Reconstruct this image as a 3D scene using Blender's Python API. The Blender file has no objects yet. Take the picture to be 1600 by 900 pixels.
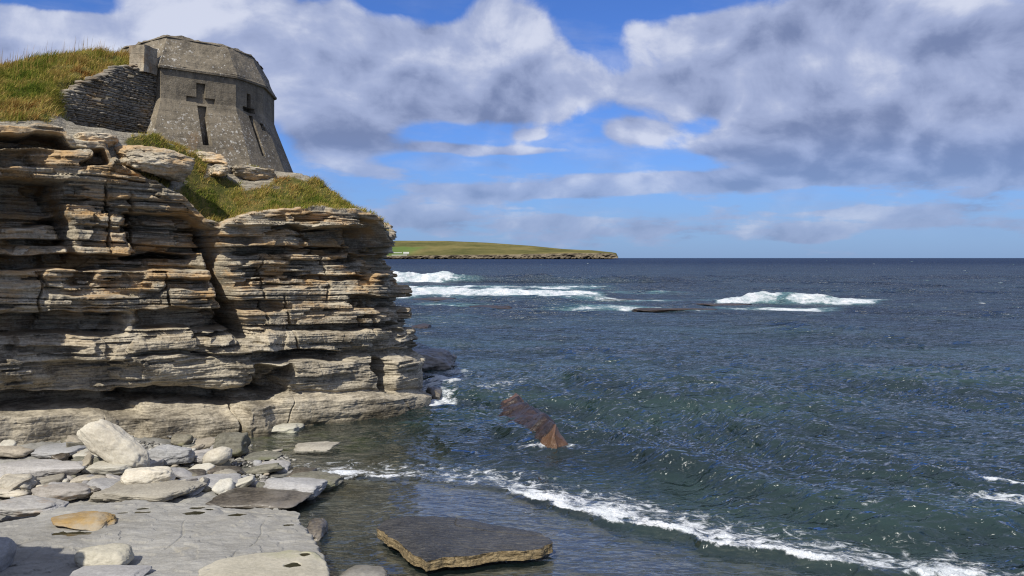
import bpy, math, random
import numpy as np
from mathutils import Vector

# ------------------------------------------------------------------ camera, sky, sun, exposure
sc = bpy.context.scene
COL = sc.collection
F, HOR, H = 1300.0, 403.0, 5.0            # focal length in photo pixels, horizon row, eye height above the sea
cam = bpy.data.cameras.new('camera'); camo = bpy.data.objects.new('camera', cam); COL.objects.link(camo)
camo.location = (0, 0, H); camo.rotation_euler = (math.radians(90), 0, 0)
cam.sensor_width = 36; cam.lens = 36 * F / 1600; cam.shift_y = -(450 - HOR) / 1600
cam.clip_start = 0.1; cam.clip_end = 60000
sc.camera = camo
SUN_EL = math.radians(47)
SUN_H = np.array([-0.40, -0.916]); SUN_H /= np.linalg.norm(SUN_H)
sund = bpy.data.lights.new('sun', 'SUN'); sund.energy = 4.6; sund.angle = math.radians(0.5); sund.color = (1.0, 0.95, 0.86)
suno = bpy.data.objects.new('sun', sund); COL.objects.link(suno)
tosun = Vector((SUN_H[0] * math.cos(SUN_EL), SUN_H[1] * math.cos(SUN_EL), math.sin(SUN_EL)))
suno.rotation_euler = tosun.to_track_quat('Z', 'Y').to_euler(); suno.location = (-20, -30, 40)
sc.view_settings.view_transform = 'Standard'; sc.view_settings.look = 'None'
sc.view_settings.gamma = 1; sc.view_settings.exposure = 0.15; sc.view_settings.use_curve_mapping = False
sc.cycles.use_denoising = True; sc.cycles.denoiser = 'OPENIMAGEDENOISE'; sc.cycles.denoising_prefilter = 'NONE'
sc.cycles.filter_width = 1.15
sc.cycles.max_bounces = 5; sc.cycles.transparent_max_bounces = 8
sc.cycles.caustics_reflective = False; sc.cycles.caustics_refractive = False
sc.cycles.sample_clamp_indirect = 4.0; sc.cycles.sample_clamp_direct = 1.4

# ------------------------------------------------------------------ node helpers
class S:
    """a socket with arithmetic"""
    def __init__(s, nt, k): s.nt, s.k = nt, k
    def _m(s, op, *a, clamp=False):
        n = s.nt.nodes.new('ShaderNodeMath'); n.operation = op; n.use_clamp = clamp
        for i, v in enumerate((s,) + a):
            if isinstance(v, S): s.nt.links.new(v.k, n.inputs[i])
            else: n.inputs[i].default_value = v
        return S(s.nt, n.outputs[0])
    def __add__(s, o): return s._m('ADD', o)
    __radd__ = __add__
    def __sub__(s, o): return s._m('SUBTRACT', o)
    def __rsub__(s, o): return s._m('MULTIPLY', -1.0)._m('ADD', o)
    def __mul__(s, o): return s._m('MULTIPLY', o)
    __rmul__ = __mul__
    def __truediv__(s, o): return s._m('DIVIDE', o)
    def pow(s, o): return s._m('POWER', o)
    def max(s, o): return s._m('MAXIMUM', o)
    def min(s, o): return s._m('MINIMUM', o)
    def abs(s): return s._m('ABSOLUTE')
    def exp(s): return s._m('EXPONENT')
    def sin(s): return s._m('SINE')
    def step(s, lo, hi):                  # smoothstep
        n = s.nt.nodes.new('ShaderNodeMapRange'); n.interpolation_type = 'SMOOTHSTEP'
        for i, v in enumerate((s, lo, hi, 0.0, 1.0)):
            if isinstance(v, S): s.nt.links.new(v.k, n.inputs[i])
            else: n.inputs[i].default_value = v
        return S(s.nt, n.outputs[0])
def plug(nt, v, sock):
    if isinstance(v, S): nt.links.new(v.k, sock)
    elif isinstance(v, (tuple, list)): sock.default_value = tuple(v) + ((1.0,) if len(v) == 3 and sock.type == 'RGBA' else ())
    else: sock.default_value = v
def mix(nt, f, a, b, blend='MIX'):
    n = nt.nodes.new('ShaderNodeMix'); n.data_type = 'RGBA'; n.blend_type = blend
    plug(nt, f, n.inputs[0]); plug(nt, a, n.inputs[6]); plug(nt, b, n.inputs[7])
    return S(nt, n.outputs[2])
def scalev(nt, v, s, off=(0, 0, 0)):
    n = nt.nodes.new('ShaderNodeMapping'); nt.links.new(v.k, n.inputs[0])
    n.inputs[3].default_value = s if isinstance(s, tuple) else (s, s, s); n.inputs[1].default_value = off
    return S(nt, n.outputs[0])
def noise(nt, v, scale=1.0, detail=5, rough=0.55, lac=2.0, dist=0.0, color=False):
    n = nt.nodes.new('ShaderNodeTexNoise'); nt.links.new(v.k, n.inputs['Vector'])
    n.inputs['Scale'].default_value = scale; n.inputs['Detail'].default_value = detail
    n.inputs['Roughness'].default_value = rough; n.inputs['Lacunarity'].default_value = lac; n.inputs['Distortion'].default_value = dist
    return S(nt, n.outputs[1 if color else 0])
def voro(nt, v, scale, feat='F1'):
    n = nt.nodes.new('ShaderNodeTexVoronoi'); n.feature = feat; nt.links.new(v.k, n.inputs['Vector']); n.inputs['Scale'].default_value = scale
    return S(nt, n.outputs[0])
def sep(nt, v):
    n = nt.nodes.new('ShaderNodeSeparateXYZ'); nt.links.new(v.k, n.inputs[0]); return [S(nt, o) for o in n.outputs]
def comb(nt, x, y, z):
    n = nt.nodes.new('ShaderNodeCombineXYZ')
    for i, v in enumerate((x, y, z)): plug(nt, v, n.inputs[i])
    return S(nt, n.outputs[0])
def attr(nt, name, color=False):
    n = nt.nodes.new('ShaderNodeAttribute'); n.attribute_name = name; return S(nt, n.outputs[0 if color else 2])
def objcoord(nt): return S(nt, nt.nodes.new('ShaderNodeTexCoord').outputs['Object'])
def worldpos(nt): return S(nt, nt.nodes.new('ShaderNodeNewGeometry').outputs['Position'])
def bump(nt, h, strength, dist, base=None):
    n = nt.nodes.new('ShaderNodeBump'); n.inputs['Strength'].default_value = strength; n.inputs['Distance'].default_value = dist
    plug(nt, h, n.inputs['Height'])
    if base is not None: nt.links.new(base.k, n.inputs['Normal'])
    return S(nt, n.outputs[0])
def new_mat(name):
    m = bpy.data.materials.new(name); m.use_nodes = True; nt = m.node_tree; nt.nodes.clear()
    return m, nt, nt.nodes.new('ShaderNodeOutputMaterial')
def principled(nt, out, color, rough, normal=None, spec=0.3):
    p = nt.nodes.new('ShaderNodeBsdfPrincipled')
    plug(nt, color, p.inputs['Base Color']); plug(nt, rough, p.inputs['Roughness']); plug(nt, spec, p.inputs['Specular IOR Level'])
    if normal is not None: nt.links.new(normal.k, p.inputs['Normal'])
    nt.links.new(p.outputs[0], out.inputs[0]); return p

# ------------------------------------------------------------------ sky with clouds (world shader, in azimuth and elevation)
def sky_dir(px, py):                       # photo pixel -> azimuth, elevation
    x, z = (px - 800) / F, (HOR - py) / F
    return math.atan(x), math.atan(z / math.hypot(1, x))
W = bpy.data.worlds.new('World'); sc.world = W; W.use_nodes = True
nt = W.node_tree; nt.nodes.clear()
wo = nt.nodes.new('ShaderNodeOutputWorld'); bg = nt.nodes.new('ShaderNodeBackground'); nt.links.new(bg.outputs[0], wo.inputs[0])
sky = nt.nodes.new('ShaderNodeTexSky'); sky.sky_type = 'NISHITA'; sky.sun_disc = False
sky.sun_elevation = SUN_EL; sky.sun_rotation = math.atan2(SUN_H[0], SUN_H[1]); sky.air_density = 1.0; sky.dust_density = 0.4; sky.ozone_density = 2.5
D = S(nt, nt.nodes.new('ShaderNodeTexCoord').outputs['Generated'])
dx, dy, dz = sep(nt, D)
az = dx._m('ARCTAN2', dy); el = dz._m('ARCSINE')
q = comb(nt, az, el * 1.45, 0.0)
warp = noise(nt, q, 2.2, 3, 0.5, color=True)
wq = S(nt, nt.nodes.new('ShaderNodeVectorMath').outputs[0]); wn = wq.k.node; wn.operation = 'MULTIPLY_ADD'
nt.links.new(warp.k, wn.inputs[0]); wn.inputs[1].default_value = (0.22, 0.22, 0.22); nt.links.new(q.k, wn.inputs[2])
def blobs(lst, e):
    tot = None
    for (px, py, rx, ry, w) in lst:
        a0, e0 = sky_dir(px, py)
        g = ((az - a0) * (F / rx)).pow(2.0) + ((e - e0) * (F / ry)).pow(2.0)
        g = (g * -1.0).exp() * w
        tot = g if tot is None else tot + g
    return tot
CLOUD = [(40, 55, 150, 38, .75), (230, 60, 150, 55, .8), (430, 110, 130, 75, .9), (560, 60, 110, 60, .85), (620, 150, 130, 60, .85), (520, 215, 90, 40, .7), (700, 70, 60, 55, .55), (800, 70, 85, 70, 1.05), (850, 120, 75, 50, .8), (770, 170, 70, 28, .7),
         (1010, 140, 100, 24, .75), (1090, 70, 110, 50, .85), (1180, 140, 130, 50, .85), (1290, 60, 160, 75, 1.0), (1520, 100, 190, 110, 1.05), (1400, 225, 220, 55, .95), (1270, 190, 120, 45, .75),
         (990, 205, 65, 18, .62), (790, 236, 140, 8, .75), (690, 227, 50, 7, .5), (830, 211, 24, 8, .62), (1150, 232, 100, 15, .62), (980, 285, 260, 20, .85), (770, 303, 130, 12, .8), (1170, 283, 90, 16, .5),
         (620, 335, 130, 26, .62), (1300, 332, 220, 9, .5), (1290, 370, 30, 8, .6), (1550, 372, 90, 7, .4), (900, 345, 320, 14, .55), (760, 368, 160, 12, .5), (1120, 362, 260, 14, .5), (1450, 350, 160, 10, .45), (590, 270, 60, 14, .5), (-250, 60, 260, 120, .9), (1950, 150, 260, 170, .9)]
HOLE = [(90, 4, 110, 16, .7), (930, 40, 34, 34, .9), (610, 2, 34, 14, .6), (1070, 4, 50, 14, .5), (690, 205, 60, 12, .5), (1120, 195, 50, 14, .45), (985, 0, 60, 26, .5), (700, 20, 26, 30, .45), (640, 250, 60, 10, .4), (880, 262, 160, 7, .3)]
macro = blobs(CLOUD, el) - blobs(HOLE, el)
ahead = dy.step(-0.1, 0.35)
macro = macro * ahead + (1.0 - ahead) * 0.6
bil = lambda v: (noise(nt, v, 5.0, 9, 0.57) * 1.05) + (0.5 - voro(nt, v, 9.0)) * 0.34 + (0.5 - voro(nt, v, 21.0)) * 0.20 + (noise(nt, v, 26.0, 5, 0.6) - 0.5) * 0.22
n1 = bil(wq)
up = scalev(nt, wq, (1, 1, 1), (0.010, -0.030, 0)); n1u = bil(up)
n2 = noise(nt, comb(nt, az, el * 4.0, 3.0), 7.0, 8, 0.6)
low = 1.0 - el.step(0.07, 0.16)
nn = n1 * (1.0 - low) + n2 * low
dens = macro * 0.95 + (nn - 0.5) * (1.75 + low * 0.8) - 0.29 + el.step(0.33, 0.52) * 0.55
cov = dens.step(-0.05, 0.32) * (1.0 - low * 0.22)
DARK = [(780, 180, 100, 26, .75), (540, 215, 110, 45, .6), (640, 170, 90, 40, .25), (1240, 55, 70, 30, .45), (1480, 62, 80, 26, .6), (1480, 250, 240, 42, .95), (1250, 205, 130, 26, .55), (1155, 290, 50, 10, .9), (1240, 272, 30, 6, .6), (760, 306, 100, 8, .35)]
LITE = [(830, 60, 75, 50, .55), (890, 110, 40, 40, .45), (1530, 6, 80, 22, .9), (150, 60, 160, 45, .75), (340, 60, 120, 50, .35), (1010, 142, 110, 14, .6), (560, 40, 80, 40, .35), (960, 272, 200, 10, .3), (790, 234, 130, 8, .45), (1140, 95, 60, 26, .35), (1500, 180, 120, 30, .15), (990, 200, 60, 14, .2)]
relief = (n1 - n1u) * 1.9
lum = 0.56 + blobs(LITE, el) * 0.44 - blobs(DARK, el) * 0.42 + relief + (n2 - 0.5) * 0.35 - (dens - 0.5).max(0.0) * 0.14
veil = noise(nt, comb(nt, az + el * 0.6, el * 3.2, 7.0), 6.0, 8, 0.62).step(0.42, 0.66) * el.step(0.01, 0.06) * (1.0 - el.step(0.2, 0.34)) * 0.42
cov = cov.max(veil)
ccol = mix(nt, lum.step(0.0, 0.6), (2.0, 2.5, 4.2), (4.1, 4.75, 6.9))
ccol = mix(nt, lum.step(0.5, 1.02), ccol, (7.2, 7.6, 9.0))
sk = S(nt, sky.outputs[0])
skc = mix(nt, 1.0, sk, (0.46, 0.72, 1.32), 'MULTIPLY')
hz = (1.0 - el.step(-0.02, 0.17)) * 0.6
skc = mix(nt, hz, skc, (2.4, 3.7, 6.7))
ccol = mix(nt, hz * 0.55, ccol, (2.3, 3.2, 5.6))
plug(nt, mix(nt, cov * 0.93, skc, ccol), bg.inputs[0]); bg.inputs[1].default_value = 0.085
W.cycles.sampling_method = 'MANUAL'; W.cycles.sample_map_resolution = 512

# ------------------------------------------------------------------ numpy noise and mesh helpers
_rs = np.random.RandomState(7)
_P = _rs.permutation(256); _P = np.concatenate([_P, _P, _P])
_G = _rs.normal(size=(256, 3)); _G /= np.linalg.norm(_G, axis=1)[:, None]
def pn(x, y, z=0.0, seed=0):
    x, y, z = np.broadcast_arrays(np.asarray(x, float), np.asarray(y, float), np.asarray(z, float) + seed * 17.31)
    xi, yi, zi = np.floor(x).astype(int), np.floor(y).astype(int), np.floor(z).astype(int)
    xf, yf, zf = x - xi, y - yi, z - zi
    u, v, w = [t * t * t * (t * (t * 6 - 15) + 10) for t in (xf, yf, zf)]
    xi &= 255; yi &= 255; zi &= 255
    r = 0
    for a in (0, 1):
        wa = u if a else 1 - u; pa = _P[xi + a]
        for b in (0, 1):
            wb = v if b else 1 - v; pb = _P[pa + yi + b]
            for c in (0, 1):
                wc = w if c else 1 - w
                g = _G[_P[pb + zi + c] & 255]
                r = r + wa * wb * wc * (g[..., 0] * (xf - a) + g[..., 1] * (yf - b) + g[..., 2] * (zf - c))
    return r * 1.6
def fbm(x, y, z=0.0, o=4, seed=0, g=0.5):
    r, a, f = 0, 1.0, 1.0
    for i in range(o):
        r = r + a * pn(np.asarray(x) * f, np.asarray(y) * f, np.asarray(z) * f, seed + i * 3); a *= g; f *= 2.03
    return r
def ss(a, b, x):
    t = np.clip((np.asarray(x, float) - a) / (b - a), 0, 1); return t * t * (3 - 2 * t)
def mesh(name, V, Fq, mat=None, smooth=True, attrs=None):
    me = bpy.data.meshes.new(name); V = np.asarray(V, np.float32)
    me.vertices.add(len(V)); me.vertices.foreach_set('co', V.ravel())
    if isinstance(Fq, np.ndarray): sizes = np.full(len(Fq), Fq.shape[1], np.int32); loops = Fq.astype(np.int32).ravel()
    else: sizes = np.array([len(f) for f in Fq], np.int32); loops = np.concatenate([np.asarray(f, np.int32) for f in Fq])
    me.loops.add(len(loops)); me.loops.foreach_set('vertex_index', loops)
    me.polygons.add(len(sizes)); me.polygons.foreach_set('loop_start', np.concatenate([[0], np.cumsum(sizes)[:-1]]).astype(np.int32))
    me.polygons.foreach_set('loop_total', sizes)
    me.polygons.foreach_set('use_smooth', np.full(len(sizes), smooth))
    for k, v in (attrs or {}).items():
        a = me.attributes.new(k, 'FLOAT', 'POINT'); a.data.foreach_set('value', np.asarray(v, np.float32))
    me.update(calc_edges=True); me.validate()
    if mat: me.materials.append(mat)
    return me
def obj(name, me, parent=None, loc=None):
    o = bpy.data.objects.new(name, me); COL.objects.link(o)
    if parent: o.parent = parent
    if loc is not None: o.location = loc
    return o
def tag(o, label=None, cat=None, group=None, kind=None):
    for k, v in (('label', label), ('category', cat), ('group', group), ('kind', kind)):
        if v: o[k] = v
    return o
def grid_faces(nr, nc, flip=False):
    i = np.arange((nr - 1) * nc).reshape(nr - 1, nc)[:, :-1].ravel()
    f = np.stack([i, i + 1, i + nc + 1, i + nc], 1)
    return f[:, ::-1] if flip else f
def at(px, py, z=0.0):                     # a point of the plane z seen at a photo pixel
    d = (H - z) * F / (py - HOR); return np.array([(px - 800) / F * d, d, z])
def atd(px, py, d): return np.array([(px - 800) / F * d, d, H + (HOR - py) / F * d])
def recenter(V):
    c = np.array([V[:, 0].mean(), V[:, 1].mean(), V[:, 2].min()]); return V - c, c

# ------------------------------------------------------------------ materials
def rock_mat(name, base, second, patch=None, patch_amt=0.4, lamina=0.5, spots=None, spot_amt=0.0, rough=0.85, scale=1.0, wet=False, bstr=0.5, spec=0.25, patch_z=None, wetz=None):
    m, nt, out = new_mat(name); p = objcoord(nt); wp = worldpos(nt)
    lam = noise(nt, scalev(nt, p, (0.7 * scale, 0.7 * scale, 14 * scale)), 2.2, 6, 0.62)
    big = noise(nt, p, 0.9 * scale, 5, 0.6); fine = noise(nt, p, 14 * scale, 6, 0.65)
    f = (lam - 0.5) * lamina * 2.2 + (big - 0.5) * 1.1 + (fine - 0.5) * 0.9 + 0.5
    col = mix(nt, f.step(0.15, 0.85), second, base)
    if patch:
        pm = noise(nt, scalev(nt, p, (0.8 * scale, 0.8 * scale, 2.2 * scale)), 1.0, 6, 0.65).step(0.62 - patch_amt * 0.3, 0.78 - patch_amt * 0.2)
        if patch_z:
            z = sep(nt, wp)[2]; pm = pm * z.step(patch_z[0], patch_z[1])
        col = mix(nt, pm * 0.8, col, patch)
    if spots:
        sp = 1.0 - voro(nt, p, 9 * scale).step(0.1, 0.34); sp = sp * noise(nt, p, 1.7 * scale, 3).step(0.62 - spot_amt * 0.25, 0.72)
        sp2 = noise(nt, p, 38 * scale, 3, 0.7).step(0.66 - spot_amt * 0.06, 0.74)
        col = mix(nt, sp.max(sp2) * 0.75, col, spots)
    cr = noise(nt, scalev(nt, p, (3 * scale, 3 * scale, 26 * scale)), 1.6, 7, 0.7)
    hgt = cr * lamina + fine * 0.55 + noise(nt, p, 4.5 * scale, 5, 0.65) * 0.9 + noise(nt, p, 60 * scale, 3, 0.6) * 0.12
    col = mix(nt, noise(nt, p, 30 * scale, 4, 0.7).step(0.5, 0.72) * 0.35, col, mix(nt, 1.0, col, (0.45, 0.44, 0.42), 'MULTIPLY'))
    r = rough
    if wetz is not None:
        z = sep(nt, wp)[2] + (big - 0.5) * 0.5
        w = 1.0 - z.step(wetz - 0.15, wetz + 0.2)
        col = mix(nt, w * 0.75, col, mix(nt, 1.0, col, (0.36, 0.34, 0.27), 'MULTIPLY'))
        r = 1.0 - (w * 0.62 + (1.0 - rough))
    rnd = S(nt, nt.nodes.new('ShaderNodeObjectInfo').outputs['Random'])
    tone = rnd * 0.34 + 0.82; wrm = (rnd * 7.3)._m('FRACT') * 0.07 + 0.99
    col = mix(nt, 1.0, col, comb(nt, tone * wrm, tone, tone * (2.0 - wrm)), 'MULTIPLY')
    principled(nt, out, col, r, bump(nt, hgt, bstr, 0.03 / scale), spec)
    return m
M_CLIFF = rock_mat('layered sandstone', (0.54, 0.485, 0.37), (0.155, 0.135, 0.10), (0.48, 0.30, 0.125), 0.66, 0.55, (0.55, 0.53, 0.46), 0.22, 0.9, bstr=0.85, patch_z=(2.2, 4.4), wetz=0.22)
M_PALE = rock_mat('pale stone', (0.55, 0.53, 0.45), (0.40, 0.37, 0.30), lamina=0.12, scale=1.6, bstr=0.35)
M_GREY = rock_mat('blue grey stone', (0.375, 0.37, 0.36), (0.245, 0.24, 0.23), lamina=0.25, scale=1.5, bstr=0.35)
M_BUFF = rock_mat('buff stone', (0.42, 0.385, 0.31), (0.25, 0.225, 0.18), lamina=0.3, scale=1.5, bstr=0.45)
M_OCHRE = rock_mat('ochre stone', (0.40, 0.27, 0.10), (0.28, 0.20, 0.10), (0.38, 0.35, 0.28), 0.7, lamina=0.2, scale=1.8, bstr=0.4)
M_OEDGE = rock_mat('grey stone with ochre patches', (0.35, 0.34, 0.32), (0.22, 0.21, 0.19), (0.34, 0.20, 0.07), 0.35, lamina=0.3, scale=1.4, bstr=0.4)
M_DARK = rock_mat('dark wet stone', (0.15, 0.13, 0.10), (0.04, 0.035, 0.028), (0.22, 0.20, 0.17), 0.5, lamina=0.5, scale=1.2, rough=0.38, bstr=0.5, spec=0.5)
M_MOSS = rock_mat('mossy stone', (0.23, 0.22, 0.175), (0.11, 0.105, 0.08), (0.15, 0.155, 0.07), 0.45, lamina=0.4, scale=1.3, bstr=0.6)
M_PINK = rock_mat('pink stone', (0.48, 0.27, 0.18), (0.38, 0.24, 0.17), lamina=0.1, scale=2.5, bstr=0.3)
M_LEDGE = rock_mat('ledge stone', (0.315, 0.305, 0.275), (0.225, 0.215, 0.19), (0.36, 0.31, 0.22), 0.15, lamina=0.1, scale=0.8, bstr=0.55, wetz=0.06)
M_ALGAE = rock_mat('pale green stone', (0.42, 0.405, 0.335), (0.29, 0.28, 0.225), (0.28, 0.285, 0.19), 0.35, lamina=0.1, scale=1.0, bstr=0.45)
M_REEF = rock_mat('reef rock', (0.06, 0.042, 0.03), (0.03, 0.024, 0.02), lamina=0.4, scale=0.5, rough=0.5, spec=0.4)

def slab_mat():                            # black wet top, ochre broken edge
    m, nt, out = new_mat('wet slab stone'); p = objcoord(nt)
    e = attr(nt, 'edge'); lam = noise(nt, scalev(nt, p, (2, 2, 24)), 1.5, 6, 0.65); fine = noise(nt, p, 16, 6, 0.65); big = noise(nt, p, 2.2, 4)
    top = mix(nt, (fine * 0.6 + big * 0.7).step(0.4, 0.95), (0.012, 0.012, 0.012), (0.085, 0.08, 0.07))
    side = mix(nt, (lam * 0.6 + fine * 0.5).step(0.35, 0.75), (0.11, 0.075, 0.03), (0.34, 0.26, 0.14))
    ee = (e + (fine - 0.5) * 0.5).step(0.35, 0.62)
    rip = noise(nt, scalev(nt, p, (3.0, 9.0, 3.0), (0, 0, 0)), 1.4, 6, 0.6, dist=0.6)
    principled(nt, out, mix(nt, ee, top, side), ee * 0.45 + 0.40, bump(nt, fine * 0.3 + lam * 0.3 + rip * 2.4, 1.0, 0.05), 0.5)
    return m
def weed_mat():
    m, nt, out = new_mat('kelp covered rock'); p = objcoord(nt)
    s = noise(nt, scalev(nt, p, (2.2, 3.2, 4)), 2.0, 7, 0.68, dist=1.2); b = noise(nt, p, 1.3, 4)
    col = mix(nt, s.step(0.35, 0.7), (0.012, 0.008, 0.007), (0.055, 0.032, 0.024))
    col = mix(nt, (attr(nt, 'bare') + (s - 0.5) * 1.6).step(0.5, 0.8), col, (0.12, 0.062, 0.03))
    principled(nt, out, col, 0.36, bump(nt, s, 0.9, 0.07), 0.6)
    return m
def concrete_mat(name, tint=1.0, lichen=1.0):
    m, nt, out = new_mat(name); p = objcoord(nt)
    big = noise(nt, p, 0.9, 5, 0.6); fine = noise(nt, p, 22, 5, 0.7); mid = noise(nt, p, 5, 5, 0.65)
    c = mix(nt, (big * 0.6 + fine * 0.3 + mid * 0.35).step(0.4, 0.85), (0.075 * tint, 0.064 * tint, 0.048 * tint), (0.275 * tint, 0.23 * tint, 0.162 * tint))
    zz = sep(nt, p)[2]; bd = ((zz * 3.4 + (mid - 0.5) * 0.10)._m('FRACT') - 0.5).abs().step(0.46, 0.5)
    c = mix(nt, bd * 0.22, c, (0.06, 0.052, 0.042))
    st = noise(nt, scalev(nt, p, (5, 5, 0.35)), 1.2, 4, 0.6)
    c = mix(nt, st.step(0.5, 0.72) * 0.45, c, (0.075, 0.066, 0.055))
    x, y, z = sep(nt, p)
    rust = noise(nt, scalev(nt, p, (1.1, 1.1, 0.7), (4, 1, 2)), 1.0, 4, 0.6).step(0.58, 0.72) * (1.0 - z.step(1.4, 3.0))
    c = mix(nt, rust * 0.6, c, (0.22, 0.125, 0.05))
    v = (1.0 - (voro(nt, p, 6.0) + (fine - 0.5) * 0.25).step(0.08, 0.22)) * noise(nt, p, 1.1, 3).step(0.42, 0.55)
    v2 = noise(nt, p, 9, 5, 0.7).step(0.56, 0.63) * noise(nt, p, 0.8, 3).step(0.4, 0.55)
    v3 = noise(nt, p, 30, 3, 0.7).step(0.60, 0.68)
    par = (zz.step(3.9, 4.3) * (1.0 - zz.step(4.9, 5.3)) + (1.0 - zz.step(2.4, 3.0))) * 0.9 + 0.1
    c = mix(nt, (v.max(v2) * par + v3 * 0.35) * 0.85 * lichen, c, (0.52, 0.50, 0.45))
    principled(nt, out, c, 0.92, bump(nt, fine * 0.5 + mid * 0.8 + big * 0.4 - bd * 0.25, 0.7, 0.05), 0.2)
    return m
M_CONC = concrete_mat('weathered concrete'); M_BLOCK = concrete_mat('pale concrete', 1.75, 0.3)
M_WALL = rock_mat('dark walling stone', (0.29, 0.262, 0.21), (0.10, 0.088, 0.07), (0.27, 0.18, 0.09), 0.45, 0.4, (0.40, 0.39, 0.34), 0.25, 0.95, bstr=0.7)
def grass_mat():
    m, nt, out = new_mat('grass blades'); t = attr(nt, 'tint'); p = worldpos(nt)
    r = nt.nodes.new('ShaderNodeValToRGB'); nt.links.new(t.k, r.inputs[0]); e = r.color_ramp.elements
    e[0].position = 0; e[0].color = (0.06, 0.10, 0.016, 1); e[1].position = 1; e[1].color = (0.30, 0.15, 0.04, 1)
    for pos, c in ((0.3, (0.15, 0.19, 0.03, 1)), (0.55, (0.30, 0.26, 0.055, 1)), (0.8, (0.46, 0.34, 0.12, 1))):
        k = e.new(pos); k.color = c
    d = nt.nodes.new('ShaderNodeBsdfDiffuse'); tr = nt.nodes.new('ShaderNodeBsdfTranslucent'); a = nt.nodes.new('ShaderNodeMixShader')
    nt.links.new(r.outputs[0], d.inputs[0]); nt.links.new(r.outputs[0], tr.inputs[0]); a.inputs[0].default_value = 0.3
    nt.links.new(d.outputs[0], a.inputs[1]); nt.links.new(tr.outputs[0], a.inputs[2]); nt.links.new(a.outputs[0], out.inputs[0])
    return m
M_GRASS = grass_mat()
def turf_mat():
    m, nt, out = new_mat('turf and soil'); p = objcoord(nt); g = attr(nt, 'grass')
    n = noise(nt, p, 3, 6, 0.65); f = noise(nt, p, 20, 5, 0.7)
    gr = mix(nt, (n * 0.6 + f * 0.5).step(0.4, 0.75), (0.05, 0.06, 0.014), (0.17, 0.13, 0.04))
    rk = mix(nt, (noise(nt, scalev(nt, p, (1, 1, 12)), 2, 6, 0.6) * 0.6 + f * 0.45).step(0.35, 0.7), (0.12, 0.105, 0.08), (0.40, 0.36, 0.28))
    principled(nt, out, mix(nt, (g + (f - 0.5) * 0.5).step(0.3, 0.55), rk, gr), 0.95, bump(nt, n + f * 0.6, 0.8, 0.08), 0.1)
    return m
M_TURF = turf_mat()

# ------------------------------------------------------------------ cliff: a path in plan, beds of rock pushed in and out along it
CP = np.array([(-24, 12.5), (-16.2, 17.5), (-12.9, 21), (-8.86, 24), (-6.6, 25.6), (-5.0, 26.8), (-4.28, 27.7), (-4.12, 28.8), (-4.6, 32), (-6.5, 39), (-12, 50)], float)
def catmull(P, n=60):
    Q = np.vstack([2 * P[0] - P[1], P, 2 * P[-1] - P[-2]]); o = []
    for i in range(1, len(Q) - 2):
        t = np.linspace(0, 1, n, endpoint=False)[:, None]
        a, b, c, d = Q[i - 1], Q[i], Q[i + 1], Q[i + 2]
        o.append(0.5 * (2 * b + (c - a) * t + (2 * a - 5 * b + 4 * c - d) * t ** 2 + (3 * b - a - 3 * c + d) * t ** 3))
    o.append(P[-1:]); return np.vstack(o)
PATH = catmull(CP); _s = np.concatenate([[0], np.cumsum(np.linalg.norm(np.diff(PATH, axis=0), axis=1))])
def path_at(u): return np.stack([np.interp(u, _s, PATH[:, 0]), np.interp(u, _s, PATH[:, 1])], -1)
def path_n(u):
    t = path_at(u + 0.35) - path_at(u - 0.35); t /= np.linalg.norm(t, axis=-1, keepdims=True); return np.stack([t[..., 1], -t[..., 0]], -1)
_pxs = 800 + F * PATH[:, 0] / PATH[:, 1]
_k = np.argmax(_pxs); U_CORNER = _s[_k]
def u_of(px): return np.interp(px, _pxs[:_k + 1], _s[:_k + 1])
def z_of(px, py):
    d = path_at(u_of(px))[..., 1]; return H + (HOR - np.asarray(py, float)) / F * d
TOP = [(-500, 150), (-100, 185), (0, 198), (60, 198), (98, 200), (112, 217), (163, 222), (176, 252), (200, 266), (250, 290), (290, 314), (322, 340), (345, 346), (400, 333), (480, 324), (560, 328), (586, 338), (602, 352), (611, 370)]
_tu = np.array([u_of(p) for p, _ in TOP]); _tz = np.array([float(z_of(p, y)) for p, y in TOP])
_tu = np.concatenate([_tu, [U_CORNER + 3, U_CORNER + 12, U_CORNER + 26]]); _tz = np.concatenate([_tz, [6.3, 6.8, 6.8]])
def ztop(u): return np.interp(u, _tu, _tz)

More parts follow.
